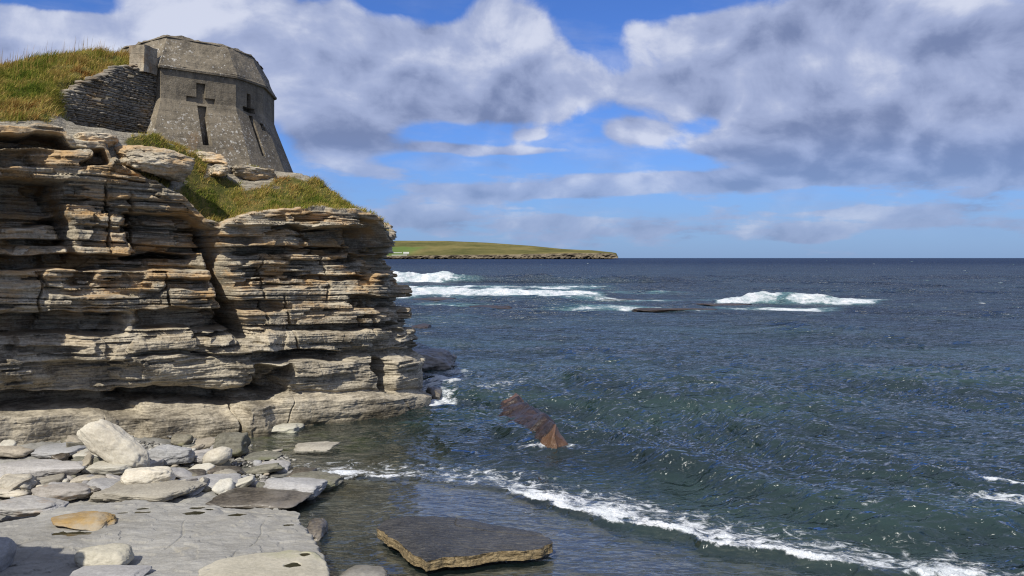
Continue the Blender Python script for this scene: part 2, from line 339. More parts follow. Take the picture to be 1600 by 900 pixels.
rng = np.random.RandomState(11)
def make_beds(lo, hi, mean, sig, seed):
    r = np.random.RandomState(seed); b = [lo]
    while b[-1] < hi: b.append(b[-1] + float(np.clip(mean * np.exp(r.normal() * sig), mean * 0.3, mean * 3.2)))
    return np.array(b)
def bed_layer(u, b, edges, seed, amp, joint, soft, un, detail_u=0.5):
    """offset of stacked beds: every bed has its own reach, broken in blocks along u"""
    i = np.clip(np.searchsorted(edges, b) - 1, 0, len(edges) - 2)
    t = (b - edges[i]) / (edges[i + 1] - edges[i]); th = edges[i + 1] - edges[i]
    r = np.random.RandomState(seed); base = r.normal(size=len(edges)) * amp
    ph = r.uniform(0, 50, len(edges))
    wv = pn(u * detail_u + ph[i], i * 3.7 + 0.5, seed)
    # blocks: a jittered joint spacing per bed
    jl = joint * r.uniform(0.6, 1.8, len(edges)); k = np.floor(u / jl[i] + ph[i] + 0.25 * un)
    hsh = np.modf(np.abs(np.sin(k * 12.9898 + i * 78.233 + seed) * 43758.5453))[0] - 0.5
    fr = np.modf(u / jl[i] + ph[i] + 0.25 * un)[0]; jd = np.minimum(fr, 1 - fr) * jl[i]
    off = base[i] + wv * amp * 1.5 + hsh * amp * 1.3
    edge_d = np.minimum(t, 1 - t) * th
    off = off - soft * np.exp(-(edge_d / (0.16 * th + 0.004)) ** 2) - soft * 0.8 * np.exp(-(jd / 0.018) ** 2) * (hsh > -0.1)
    return off
# hand-placed features, photo (x0, x1, y0, y1, push, how soft along, how soft up, how round)
FEAT = [(-60, 108, 188, 232, -1.3, .12, .04), (-60, 96, 282, 352, -1.4, .25, .05), (-60, 60, 236, 262, -.7, .3, .05), (130, 172, 216, 260, -1.2, .06, .06), (60, 98, 345, 385, -0.7, .15, .1),
        (205, 322, 334, 404, -1.3, .25, .05), (-60, 318, 398, 422, -1.2, .2, .03), (110, 150, 420, 445, -.3, .1, .04), (185, 300, 262, 280, -.5, .3, .04), (90, 200, 312, 322, -.35, .3, .02), (75, 330, 352, 360, -.3, .4, .02),
        (478, 606, 356, 386, -0.95, .55, .04), (335, 400, 370, 381, -.6, .2, .02), (420, 520, 352, 359, -.4, .3, .02), (380, 625, 385, 397, -0.8, .3, .02), (555, 640, 398, 424, -0.7, .3, .03), (450, 560, 406, 415, -.45, .3, .02), (540, 640, 463, 482, -.7, .3, .03), (400, 470, 446, 453, -.35, .2, .02), (480, 580, 432, 440, -.4, .3, .02),
        (-60, 178, 487, 519, -1.0, .25, .05), (205, 350, 480, 511, -1.0, .3, .05), (395, 525, 544, 560, -0.9, .35, .04), (565, 584, 558, 606, -0.8, .06, .06), (384, 432, 566, 610, -0.9, .15, .1), (440, 620, 505, 513, -.5, .3, .02),
        (90, 190, 560, 598, -0.45, .4, .2), (-80, 200, 612, 638, -1.0, .3, .06), (180, 412, 603, 623, -1.0, .3, .06), (350, 430, 470, 486, -.5, .15, .04), (250, 320, 436, 452, -.5, .2, .03), (60, 200, 452, 462, -.5, .2, .02), (0, 120, 536, 545, -.35, .3, .03), (200, 330, 545, 551, -.3, .3, .02),
        (570, 720, 325, 400, -.32, .4, .3), (600, 720, 400, 520, -.10, .3, .3),
        # pushed out
        (-400, -40, 150, 420, 1.2, .3, .3), (92, 325, 232, 345, .22, .3, .2), (60, 324, 345, 520, .30, .08, .2), (345, 604, 330, 354, .22, .3, .04), (118, 416, 520, 600, .55, .35, .25), (-60, 120, 525, 598, .4, .5, .25), (408, 572, 552, 609, .45, .15, .16), (586, 668, 556, 609, .5, .1, .16),
        (-90, 352, 636, 720, .65, .2, .12), (200, 400, 622, 720, .3, .3, .1), (352, 700, 611, 720, .75, .15, .14), (330, 640, 514, 545, .16, .3, .06), (-60, 200, 421, 480, .2, .3, .03), (90, 320, 376, 397, .25, .25, .03)]
CRACK = [((328, 354), (340, 440), (372, 525), .18, -1.9), ((92, 300), (98, 350), (108, 400), .10, -.7), ((205, 300), (212, 340), (214, 400), .04, -.4), ((438, 460), (446, 500), (452, 545), .025, -.3), ((150, 640), (152, 670), (160, 690), .012, -.08), ((345, 610), (350, 640), (352, 690), .03, -.25), ((440, 612), (430, 640), (425, 660), .012, -.12), ((585, 612), (590, 630), (596, 640), .012, -.08), ((505, 385), (510, 420), (507, 470), .025, -.3), ((410, 400), (404, 440), (412, 500), .025, -.3), ((165, 285), (172, 330), (168, 395), .03, -.35), ((255, 425), (250, 450), (258, 480), .03, -.3), ((560, 420), (565, 470), (570, 520), .025, -.3), ((60, 425), (52, 470), (66, 500), .03, -.3)]
E1 = make_beds(-3, 13, 0.42, 0.6, 3); E2 = make_beds(-3, 13, 0.085, 0.5, 5); E3 = make_beds(-3, 13, 0.028, 0.4, 9)
def cliff_off(u, z):
    uw = u + fbm(u * 1.3, z * 1.6, 0, 4, 21) * 0.24
    un = pn(u * 2.2, z * 2.2, 3.3)
    zw = z + 0.02 * (u - 14) + fbm(u * 0.22, z * 0.3, 5.1, 2, 31) * 0.10 + fbm(u * 2.5, z * 1.0, 2.0, 3, 33) * 0.010
    smooth = 1 - ss(1.5, 2.9, z + 0.3 * pn(u * .5, 0, 1))            # wave-worn lower beds
    bench = 1 - ss(0.85, 1.3, z + 0.1 * pn(u * .7, 0, 5))
    ang = (1 - 0.72 * smooth) * (1 - 0.8 * bench)
    off = bed_layer(u, zw, E1, 3, 0.17, 1.5, 0.03, un) * ang
    off = off + bed_layer(u, zw + 0.01 * pn(u * .8, z, 2), E2, 5, 0.052, 0.8, 0.02, un, 0.6) * ang
    off = off + bed_layer(u, zw + 0.004 * pn(u * 3, z * 3, 2), E3, 9, 0.012, 0.3, 0.006, un, 1.6) * (0.2 + 0.8 * ang) * (1 - 0.7 * bench)
    off = off + fbm(u * 0.45, z * 0.5, 0.7, 3, 41) * 0.28 * (1 - .5 * bench) + fbm(u * 1.6, z * 2.2, 1.7, 4, 43) * 0.045 + fbm(u * 9, z * 14, 0.2, 3, 45) * 0.010 * (1 - .6 * bench)
    i1 = np.clip(np.searchsorted(E1, zw) - 1, 0, len(E1) - 2)
    i2 = np.clip(np.searchsorted(E2, zw) - 1, 0, len(E2) - 2)
    pocket = pn(uw * 0.55 + i1 * 5.3, i1 * 2.7 + 0.4, 7.7) + 0.25 * pn(uw * 1.6 + i2 * 1.3, i2 * .7, 1.1)
    off = off - 0.40 * ss(0.26, 0.32, pocket) * ang
    slot = pn(uw * 0.8 + i2 * 3.1, i2 * 1.9 + 0.2, 4.4)
    off = off - 0.20 * ss(0.36, 0.42, slot) * ang
    off = off + smooth * (pn(u * 0.7, zw * 2.0, 4.0) * 0.13 + np.abs(pn(u * 0.9 + z, zw * 2.6, 8.0)) * -0.12 - 0.035 * np.exp(-(np.sin(zw * 9 + 2 * pn(u * .4, z * .4, 3)) / 0.18) ** 2)) * (1 - .75 * bench)
    off = off + 0.16 * (6.2 - z).clip(-3, 7) * 0.45
    zf = z + fbm(u * 0.9, z * 0.6, 9.0, 3, 51) * 0.10
    for (x0, x1, y0, y1, push, su, sz) in FEAT:
        ua, ub = u_of(x0), u_of(x1); 
        if x1 > 605: ub = ub + (x1 - 605) * 0.09
        dm = path_at(np.clip(uw, ua, ub)); dd = dm[..., 1]
        za, zb = H + (HOR - y1) / F * dd, H + (HOR - y0) / F * dd
        m = ss(ua - su, ua + su, uw) * (1 - ss(ub - su, ub + su, uw)) * ss(za - sz, za + sz, zf) * (1 - ss(zb - sz, zb + sz, zf))
        off = off + push * (1.15 if push < 0 else 1.15) * m
    for (p0, p1, p2, w, push) in CRACK:
        zz = [float(z_of(*p)) for p in (p2, p1, p0)]; uu = [float(u_of(p[0])) for p in (p2, p1, p0)]
        uc = np.interp(z, zz, uu) + pn(z * 2.5, 3.3, 1.0) * 0.07
        m = np.exp(-((u - uc) / w) ** 2) * ss(zz[0] - .1, zz[0] + .1, z) * (1 - ss(zz[2] - .25, zz[2] + .1, z))
        off = off + push * m
    # set the face back a little left of the joint and let the corner taper
    return off
def build_cliff():
    ua, ub = u_of(-60), U_CORNER + 1.8
    us = np.concatenate([np.linspace(0, ua, 60, endpoint=False), np.linspace(ua, ub, 1150, endpoint=False), np.linspace(ub, _s[-1], 130)])
    nv = 640; v = np.linspace(0, 1, nv)
    zt = ztop(us) + fbm(us * 0.9, 0, 0, 4, 61) * 0.10
    Z = -1.3 + v[:, None] * (zt[None, :] + 1.3); U = np.broadcast_to(us, Z.shape)
    O = cliff_off(U, Z)
    wt = ss(zt[None, :] - 0.42, zt[None, :] - 0.16, Z); 
    k2 = np.searchsorted(E2, Z + 0.02 * pn(U, Z, 3)); lip = 0.10 * np.modf(np.abs(np.sin(k2 * 12.9898) * 43758.5))[0] + 0.16 * pn(U * 0.9 + k2 * 2.7, k2 * 1.3, 6) + 0.08 * pn(U * 3.5 + k2 * 2.7, k2 * 1.3, 8) - 0.05
    O = np.maximum(O, wt * lip - (1 - wt) * 9)
    n = path_n(us); p = path_at(us)
    fade = ss(0.0, 0.03, 1 - v)[:, None]
    X = p[None, :, 0] + n[None, :, 0] * O; Y = p[None, :, 1] + n[None, :, 1] * O
    V = np.stack([X, Y, Z], -1)
    cap = []
    for k, (s, dz) in enumerate([(0.06, 0.03), (0.25, 0.05), (0.7, 0.04), (1.5, -0.05), (2.4, -0.4)]):
        o = O[-1] * (1 - k * .1) - s
        cap.append(np.stack([p[:, 0] + n[:, 0] * o, p[:, 1] + n[:, 1] * o, zt + dz + 0.03 * pn(us * 3, k * 5.5, 2)], -1))
    V = np.concatenate([V, np.array(cap)], 0); nr = V.shape[0]
    me = mesh('cliff', V.reshape(-1, 3), grid_faces(nr, len(us)), M_CLIFF)
    o = obj('cliff', me); tag(o, 'layered sandstone cliff with overhanging ledges and deep cracks below the tower', 'cliff', kind='structure')
    o['category'] = 'cliff'
    return o
build_cliff()

# ------------------------------------------------------------------ tower plan (world), wall line
TP = np.array([(-14.6, 30.0), (-11.82, 28.0), (-9.86, 29.7), (-9.36, 31.3), (-9.6, 33.6), (-10.9, 35.2), (-13.1, 35.3), (-15.0, 33.4)])
WA, WB = np.array([-13.45, 25.0]), np.array([-11.98, 28.5])
# ------------------------------------------------------------------ ground on top of the cliff
def nearest_path(x, y):
    P, N = PATH[::3], path_n(_s[::3]); xy = np.stack([x, y], -1).reshape(-1, 2)
    best = np.full(len(xy), 1e9); bu = np.zeros(len(xy)); bs = np.zeros(len(xy))
    for k in range(len(P)):
        d = xy - P[k]; q = (d ** 2).sum(1); m = q < best
        best[m] = q[m]; bu[m] = _s[::3][k]; bs[m] = -(d[m] @ N[k])
    return bu.reshape(x.shape), (np.sign(bs) * np.sqrt(best)).reshape(x.shape)
def ground_z(x, y):
    u, s = nearest_path(x, y); px = 800 + F * x / y; zt = ztop(u); sp = np.maximum(s, 0)
    cap = np.interp(px, [60, 110, 170, 250, 300, 340, 398, 465, 500, 545, 585, 610], [8.9, 8.75, 8.6, 8.65, 8.42, 8.12, 8.02, 8.0, 7.85, 7.4, 7.0, 6.6])
    right = zt + (np.maximum(cap, zt) - zt) * ss(0, 1, (sp - .1) / np.interp(px, [120, 170, 220, 300, 360, 600], [1.0, 1.0, 1.5, 2.8, 4.0, 3.0])) ** 0.8
    crest = H + (HOR - np.interp(px, [-400, -100, 0, 60, 130, 200, 260], [150, 140, 128, 112, 90, 84, 84])) / F * 29.5
    left = zt + (np.maximum(crest, zt) - zt) * np.clip(sp / 7.2, 0, 1) ** 0.85
    w = WB - WA; L = np.linalg.norm(w); w = w / L; nn = np.array([w[1], -w[0]])
    side = (x - WA[0]) * nn[0] + (y - WA[1]) * nn[1]; al = (x - WA[0]) * w[0] + (y - WA[1]) * w[1]
    k = 1 - ss(-0.32, -0.12, side)
    k = np.where(al < 0, 1 - ss(-0.5, 0.6, side + al * .95), k)
    k = k * np.where(al > L + 0.3, 1 - ss(-13.6, -13.0, x), 1)
    z = right * (1 - k) + left * k
    rough = np.abs(pn(x * 1.2, y * 1.2, z * 2.5)) * 0.22
    zz = z + fbm(x * 0.8, y * 0.8, 0, 4, 71) * 0.10 * ss(0, 1, sp)
    st = np.floor(zz / 0.11 + pn(x * .7, y * .7, 2.2)) * 0.11
    return zz * (0.45 + 0.55 * k) + st * 0.55 * (1 - k) + 0.04 * (1 - k) - rough * (1 - k) * 0.3, u, s, px, k
def grass_mask(x, y, z, u, s, px, k):
    g = np.zeros_like(x); py = HOR - (z - H) / y * F
    def el(cx, cy, rx, ry, w=1): return w * np.exp(-(((px - cx) / rx) ** 2 + ((py - cy) / ry) ** 2) ** 2)
    for a in [(420, 315, 70, 22), (330, 305, 55, 30), (350, 335, 40, 12), (215, 288, 55, 18), (300, 262, 22, 24), (540, 315, 80, 26), (590, 332, 40, 20), (480, 300, 45, 18), (230, 222, 40, 12, .8), (275, 240, 20, 14), (450, 285, 30, 10, .7), (400, 262, 20, 8, .5), (600, 335, 20, 14, .7)]: g = np.maximum(g, el(*a))
    g = np.maximum(g, k * ss(0.05, 0.4, s + 0.2 * pn(x, y, 3)))
    return np.where(px > 620, 0.8, g) 
def build_ground():
    xs, ys = np.arange(-34, -3.2, 0.085), np.arange(12, 52, 0.085)
    X, Y = np.meshgrid(xs, ys); Z, u, s, px, k = ground_z(X, Y)
    g = grass_mask(X, Y, Z, u, s, px, k)
    Z = np.where(s < 0.15, Z - 0.12, Z)
    Fq = grid_faces(len(ys), len(xs)); inside = (s.ravel() > -0.05); keep = inside[Fq].all(1)
    V = np.stack([X, Y, Z], -1).reshape(-1, 3); used = np.zeros(len(V), bool); used[Fq[keep].ravel()] = True
    idx = np.cumsum(used) - 1
    me = mesh('cliff_top', V[used], idx[Fq[keep]], M_TURF, attrs={'grass': g.ravel()[used]})
    tag(obj('ground', me), 'grassy sloping ground on top of the sandstone cliff', 'ground', kind='structure')
build_ground()

def blades(name, label, pts, nrm_lean, lens, tint, width=0.012, mat=M_GRASS, seg=3):
    n = len(pts); r = np.random.RandomState(5); az = r.uniform(0, 2 * np.pi, n); lean = nrm_lean * r.uniform(0.3, 1.5, n)
    dirx, diry = np.cos(az) * 0.6 + 0.5, np.sin(az) * 0.6 + 0.15            # combed by the wind to the right
    wx, wy = np.cos(az + 1.57), np.sin(az + 1.57)
    V, A = [], []
    for i in range(seg):
        t = i / seg; w = width * (1 - t * 0.6)
        c = pts + np.stack([dirx * lens * lean * t ** 1.8, diry * lens * lean * t ** 1.8, lens * (t - 0.25 * lean * t * t)], -1)
        for sgn in (-1, 1): V.append(c + sgn * np.stack([wx, wy, 0 * wx], -1) * (w / 2 if np.isscalar(w) else (w / 2)[:, None]))
    V.append(pts + np.stack([dirx * lens * lean, diry * lens * lean, lens * (1 - 0.25 * lean)], -1))
    m = len(V); VV = np.stack(V, 1).reshape(-1, 3); b = np.arange(n)[:, None] * m
    fs = []
    for i in range(seg - 1): a = 2 * i; fs += [np.concatenate([b + a, b + a + 1, b + a + 3], 1), np.concatenate([b + a, b + a + 3, b + a + 2], 1)]
    a = 2 * (seg - 1); fs.append(np.concatenate([b + a, b + a + 1, b + a + 2], 1))
    me = mesh(name, VV, np.concatenate(fs), mat, smooth=False, attrs={'tint': np.repeat(tint, m)})
    return tag(obj(name, me), label, kind='stuff')
def grow():
    r = np.random.RandomState(3); n = 520000
    x = r.uniform(-22, -3.5, n); y = r.uniform(19, 34, n); z, u, s, px, k = ground_z(x, y)
    g = grass_mask(x, y, z, u, s, px, k)
    clump = fbm(x * 1.7, y * 1.7, 0, 3, 81) * 1.3 + 0.5 * pn(x * 5, y * 5, 3)
    keep = (s > 0.05) & (px > -90) & (r.uniform(0, 1, n) < g * (0.55 + clump * 0.8) * np.clip(1.1 - 0.04 * (y - 22), .4, 1)) & (g > 0.25)
    inside = np.zeros(n, bool)
    for i in range(len(TP)):
        pass
    x, y, z, g, clump, px, k = [a[keep] for a in (x, y, z, g, clump, px, k)]
    L = (0.07 + 0.17 * r.uniform(0, 1, len(x)) ** 2 + 0.16 * np.clip(clump, 0, 1.2)) * (0.75 + 0.5 * k)
    t = 0.56 + 0.45 * fbm(x * 0.55, y * 0.55, 4, 3, 91) + 0.28 * pn(x * 3, y * 3, 2) + r.normal(0, 0.14, len(x)) + 0.10 * k
    edge = np.where(k > .5, 0, 0)
    n2 = 26000; xe = r.uniform(-9, -3.6, n2); ye = r.uniform(22.5, 30, n2); ze, ue, se, pe, ke = ground_z(xe, ye)
    zc = ztop(ue) + fbm(ue * 0.9, 0, 0, 4, 61) * 0.10 + 0.02
    m2 = (se > -0.12) & (se < 1.6) & (pe > 470) & (pe < 606) & (r.uniform(0, 1, n2) < 0.35 + fbm(xe * 1.6, ye * 1.6, 2, 3, 83) + ss(500, 560, pe) * .3)
    x = np.concatenate([x, xe[m2]]); y = np.concatenate([y, ye[m2]]); z = np.concatenate([z, np.maximum(ze, zc)[m2]])
    L = np.concatenate([L, r.uniform(.08, .24, int(m2.sum()))]); t = np.concatenate([t, np.clip(.55 + .3 * fbm(xe[m2], ye[m2], 5, 2, 84) + r.normal(0, .14, int(m2.sum())), 0, 1)]); edge = 0
    blades('grass', 'wind-combed green and straw coloured grass on the cliff top', np.stack([x, y, z - 0.02], -1), 0.9, L, np.clip(t + edge, 0, 1), 0.02)
    # dry seed stalks standing against the sky on the bank
    n = 900; x = r.uniform(-24, -12.5, n); y = r.uniform(25.5, 30.5, n); z, u, s, px, k = ground_z(x, y)
    m = (k > .9) & (px < 178) & (px > -80); x, y, z = x[m], y[m], z[m]
    L = r.uniform(0.35, 0.75, len(x))
    P = np.stack([x, y, z], -1)
    blades('grass_stalks', 'thin dry seed stalks standing up from the grass bank', P, 0.18, L, np.full(len(x), 0.9), 0.012, seg=3)
grow()

# ------------------------------------------------------------------ the tower
def ring(off, z): 
    n = len(TP); out = []
    for i in range(n):
        a, b, c = TP[i - 1], TP[i], TP[(i + 1) % n]
        d1 = (b - a) / np.linalg.norm(b - a); d2 = (c - b) / np.linalg.norm(c - b)
        n1 = np.array([d1[1], -d1[0]]); n2 = np.array([d2[1], -d2[0]]); h = n1 + n2; h = h / (h @ n1)
        out.append((*(b + h * off), z))
    return np.array(out)
TC = np.array([-12.0, 31.5, 7.3])
def loft(name, rings, mat, close=True, bev=0.0, rough_top=0.0, subd=0):
    n = len(TP); V = np.concatenate(rings) - TC; Fs = []
    for k in range(len(rings) - 1):
        for i in range(n): Fs.append((k * n + i, k * n + (i + 1) % n, (k + 1) * n + (i + 1) % n, (k + 1) * n + i))
    if close: Fs.append(tuple(range(n - 1, -1, -1))); Fs.append(tuple((len(rings) - 1) * n + i for i in range(n)))
    return mesh(name, V, Fs, mat, smooth=False)
def box_mesh(name, O, t, nrm, t0, t1, n0, n1, z0, z1, mat):
    V = [];
    for z in (z0, z1):
        for (a, b) in ((t0, n0), (t1, n0), (t1, n1), (t0, n1)): V.append((*(O + t * a + nrm * b), z))
    V = np.array(V) - TC
    return mesh(name, V, [(0, 1, 2, 3), (7, 6, 5, 4), (4, 5, 1, 0), (5, 6, 2, 1), (6, 7, 3, 2), (7, 4, 0, 3)], mat, smooth=False)
def build_tower():
    root = bpy.data.objects.new('tower', None); COL.objects.link(root); root.location = TC
    tag(root, 'weathered concrete tower with recessed crosses and a flared base on the cliff top', 'tower')
    body = obj('wall', loft('wall', [ring(1.06, 7.2), ring(0.90, 8.0), ring(0.44, 9.2), ring(0.08, 10.15), ring(0.0, 10.4), ring(0.0, 11.40)], M_CONC), root)
    cutters = []
    for (i, mid, w, arm) in ((1, 0.52, 0.16, 0.50), (2, 0.46, 0.12, 0.36)):
        a, b = TP[i], TP[i + 1]; t = (b - a) / np.linalg.norm(b - a); nr = np.array([t[1], -t[0]]); O = a + (b - a) * mid
        top, armz, bot = (11.06, 10.47, 8.85) if i == 1 else (11.0, 10.40, 8.7)
        cutters.append(box_mesh('c', O, t, nr, -w, w, -0.13 if i == 1 else -0.34, 2.0, armz - 0.12, top, M_CONC))
        cutters.append(box_mesh('c', O, t, nr, -arm, arm, -0.12 if i == 1 else -0.33, 2.0, armz - 0.09, armz + 0.10, M_CONC))
        cutters.append(box_mesh('c', O, t, nr, -w * .9, w * 1.15, -0.10, 2.0, bot, armz - 0.2, M_CONC))
    a, b = TP[2], TP[3]; t = (b - a) / np.linalg.norm(b - a); nr = np.array([t[1], -t[0]])
    cutters.append(box_mesh('c', a + (b - a) * 0.82, t, nr, -0.12, 0.12, -0.2, 2.0, 9.72, 10.0, M_CONC))
    cos = []
    for me in cutters:
        c = obj('c', me); c.location = TC; cos.append(c)
        md = body.modifiers.new('b', 'BOOLEAN'); md.operation = 'DIFFERENCE'; md.object = c; md.solver = 'EXACT'
    bpy.context.view_layer.update()
    dg = bpy.context.evaluated_depsgraph_get(); nm = bpy.data.meshes.new_from_object(body.evaluated_get(dg))
    body.modifiers.clear(); body.data = nm
    for c in cos: bpy.data.objects.remove(c)
    # drip moulding, sloping parapet, broken coping
    obj('cornice', loft('cornice', [ring(-0.02, 11.40), ring(0.09, 11.40), ring(0.10, 11.47), ring(0.05, 11.53), ring(-0.05, 11.53)], M_CONC), root)
    def fine_loft(name, r0, r1, seg_u, seg_v, amp, seed):
        n = len(TP); V = []
        for k in range(seg_v + 1):
            tt = k / seg_v; R = r0 * (1 - tt) + r1 * tt
            for i in range(n):
                for j in range(seg_u):
                    V.append(R[i] * (1 - j / seg_u) + R[(i + 1) % n] * (j / seg_u))
        V = np.array(V); c = V[:, :2] - TC[:2]; c /= np.linalg.norm(c, axis=1)[:, None]
        d = fbm(V[:, 0] * 1.5, V[:, 1] * 1.5, V[:, 2] * 1.5, 4, seed) * amp
        V[:, :2] += c * d[:, None]
        top = np.zeros(len(V)); top[-n * seg_u:] = 1; V[:, 2] += top * fbm(V[:, 0] * 2, V[:, 1] * 2, 3, 4, seed + 5) * amp * 1.6
        m = n * seg_u; i = np.arange(m); Fs = []
        for k in range(seg_v): Fs.append(np.stack([k * m + i, k * m + (i + 1) % m, (k + 1) * m + (i + 1) % m, (k + 1) * m + i], 1))
        Fq = [tuple(f) for f in np.concatenate(Fs)]; Fq.append(tuple(seg_v * m + i))
        return mesh(name, V - TC, Fq, M_CONC, smooth=False)
    obj('parapet', fine_loft('parapet', ring(0.06, 11.52), ring(-0.44, 12.60), 24, 12, 0.035, 5), root)
    obj('coping', fine_loft('coping', ring(-0.40, 12.585), ring(-0.47, 12.68), 40, 2, 0.06, 9), root)
    # formwork fillets down the two front corners
    return root
build_tower()

def build_block():
    O = np.array([-12.62, 27.15]); V = []
    e = [atd(211, 100, 27.0), atd(238, 101, 26.9), atd(253, 104, 27.7)]
    xs = np.array([[-12.62, 27.45], [-12.12, 27.40], [-11.93, 28.0], [-12.4, 28.05]])
    n = 8; rows = []
    for k in range(n + 1):
        z = 11.15 + (12.02 - 11.15) * k / n; R = []
        for i in range(4):
            for j in range(6): R.append((*(xs[i] * (1 - j / 6) + xs[(i + 1) % 4] * (j / 6)), z))
        rows.append(R)
    V = np.array(rows).reshape(-1, 3); V += (fbm(V[:, 0] * 3, V[:, 1] * 3, V[:, 2] * 3, 3, 4) * 0.02)[:, None]
    m = 24; i = np.arange(m); Fs = [tuple(f) for k in range(n) for f in np.stack([k * m + i, k * m + (i + 1) % m, (k + 1) * m + (i + 1) % m, (k + 1) * m + i], 1)]
    Fs.append(tuple(n * m + i)); V, c = recenter(V)
    tag(obj('concrete_block', mesh('concrete_block', V, Fs, M_BLOCK, smooth=False), loc=c), 'small pale concrete block on top of the dry stone wall against the tower', 'block')
build_block()

# ------------------------------------------------------------------ dry stone wall: coursed flat stones, each a worn block inside one mesh
def build_wall():
    r = np.random.RandomState(8); w = WB - WA; L = np.linalg.norm(w); w = w / L; nr = np.array([w[1], -w[0]])
    ztopw = lambda a: np.interp(a, [-1.2, -0.5, 0, 0.8, 2.0, 3.2, 3.8], [9.3, 9.7, 10.0, 10.5, 11.2, 11.62, 11.8])
    zbot = lambda a: np.interp(a, [-1.2, 0, 3.8], [8.2, 8.25, 8.6])
    Vs, Fs, nv = [], [], 0
    g = np.linspace(-1, 1, 5)
    # unit rounded box as a grid front with sides
    P = np.array([(a, b) for b in g for a in g]); 
    def stone(a, z, ln, hh, dep):
        nonlocal nv
        fx, fz = P[:, 0], P[:, 1]
        e = np.maximum(np.abs(fx), np.abs(fz)); out = dep * (1 - 0.55 * np.clip(e, 0, 1) ** 6)
        k = r.uniform(0, 99)
        aa = a + fx * ln / 2 * (1 - 0.06 * np.abs(fz) ** 2) + pn(fx * 1.3, fz * 1.3, k) * 0.018
        zz = z + fz * hh / 2 * (1 - 0.10 * np.abs(fx) ** 3) + pn(fx * 1.3, fz * 1.3, k + 9) * 0.012 + fx * r.normal() * hh * 0.10
        out = out + pn(fx * 1.5, fz * 1.5, k + 4) * 0.03
        front = np.stack([WA[0] + w[0] * aa + nr[0] * out, WA[1] + w[1] * aa + nr[1] * out, zz], -1)
        rim = [i for i in range(5)] + [9, 14, 19, 24] + [23, 22, 21, 20] + [15, 10, 5]
        back = front[rim].copy(); back[:, 0] -= nr[0] * 0.28; back[:, 1] -= nr[1] * 0.28
        Vs.append(front); Vs.append(back)
        f = grid_faces(5, 5) + nv; Fs.append(f); q = np.array(rim) + nv; b = np.arange(16) + nv + 25
        Fs.append(np.stack([q, b, np.roll(b, -1), np.roll(q, -1)], 1)); nv += 25 + 16
    z = 8.0
    while z < 12.0:
        hh = r.uniform(0.05, 0.105); a = -1.3 + r.uniform(-.2, 0)
        while a < L + 0.1:
            ln = r.uniform(0.12, 0.42); am = a + ln / 2
            tilt = 0.05 * math.sin(am * 1.7) + 0.10 * max(0, am - 1.0) / 3
            zz = z + tilt
            if zz < ztopw(am) + r.uniform(-.05, .03) and zz > zbot(am) - 0.1 and r.uniform() > 0.02:
                stone(am, zz, ln * 0.97, hh * 0.92, 0.04 + abs(r.normal()) * 0.05)
            a += ln
        z += hh
    # core behind the facing
    A = np.linspace(-1.3, L + 0.1, 30); Vc = []
    for z0, n0 in ((0, -0.03), (1, -0.03), (1, -0.5), (0, -0.5)):
        for a in A: Vc.append((*(WA + w * a + nr * n0), (ztopw(a) - 0.06) if z0 else zbot(a) - 0.5))
    n = 30; f = grid_faces(4, n) + nv; i0 = np.arange(n - 1) + nv
    Vs.append(np.array(Vc)); Fs.append(f); Fs.append(np.stack([i0 + 3 * n, i0 + 3 * n + 1, i0 + 1, i0], 1))
    V, c = recenter(np.concatenate(Vs))
    tag(obj('dry_stone_wall', mesh('dry_stone_wall', V, np.concatenate(Fs), M_WALL), loc=c), 'dark dry stone retaining wall holding the grass bank beside the tower', 'wall')
build_wall()

# ------------------------------------------------------------------ shore ground (beach and sea bed in one sheet)
SH = [(0, 700, .42), (100, 712, .38), (220, 690, .32), (320, 690, .15), (400, 672, .02), (430, 662, -.02), (480, 668, -.14), (560, 660, -.22), (640, 650, -.35), (670, 640, -.7), (700, 620, -1.2), (710, 580, -2), (800, 600, -1.5), (950, 600, -1.9),
      (0, 760, .32), (120, 770, .26), (250, 760, .22), (330, 740, .10), (400, 720, .03), (430, 735, .03), (450, 700, -.06), (520, 700, -.16), (600, 700, -.28), (680, 690, -.5), (760, 680, -.8),
      (0, 800, .2), (300, 785, .14), (420, 790, 0.0), (480, 775, -.05), (520, 745, -.06), (560, 730, -.12), (640, 730, -.22), (740, 735, -.42), (850, 735, -.75), (1000, 740, -1.0), (1200, 720, -1.3), (1600, 700, -2),
      (520, 800, -.09), (500, 860, -.14), (600, 770, -.05), (640, 800, -.06), (700, 790, -.045), (720, 860, -.075), (620, 895, -.10), (800, 800, -.09), (820, 830, -.06), (900, 850, -.07), (880, 810, -.16), (1000, 880, -.09), (1000, 840, -.3), (900, 780, -.4), (1100, 820, -.6),
      (1150, 890, -.2), (1250, 860, -.6), (1300, 900, -.3), (1400, 880, -.6), (1500, 850, -.9), (1600, 890, -.9), (1000, 960, -.05), (800, 960, -.08), (550, 960, -.15), (0, 900, .1), (200, 880, .1), (400, 880, .05), (1400, 980, -.1), (300, 1000, .1)]
_C = np.array([(*at(a, b, c)[:2], c) for a, b, c in SH])
def shore_z(x, y):
    sh = x.shape; x, y = x.ravel(), y.ravel(); num = np.zeros(len(x)); den = np.zeros(len(x)) + 1e-9
    for cx, cy, cz in _C:
        s = 0.35 + 0.045 * cy
        w = 1.0 / (((x - cx) ** 2 + (y - cy) ** 2 * 0.55) / s ** 2 + 0.08) ** 2
        num += w * cz; den += w
    z = num / den
    far = ss(26, 60, y + 0.3 * x)
    z = z * (1 - far) - 3.0 * far
    return z.reshape(sh)
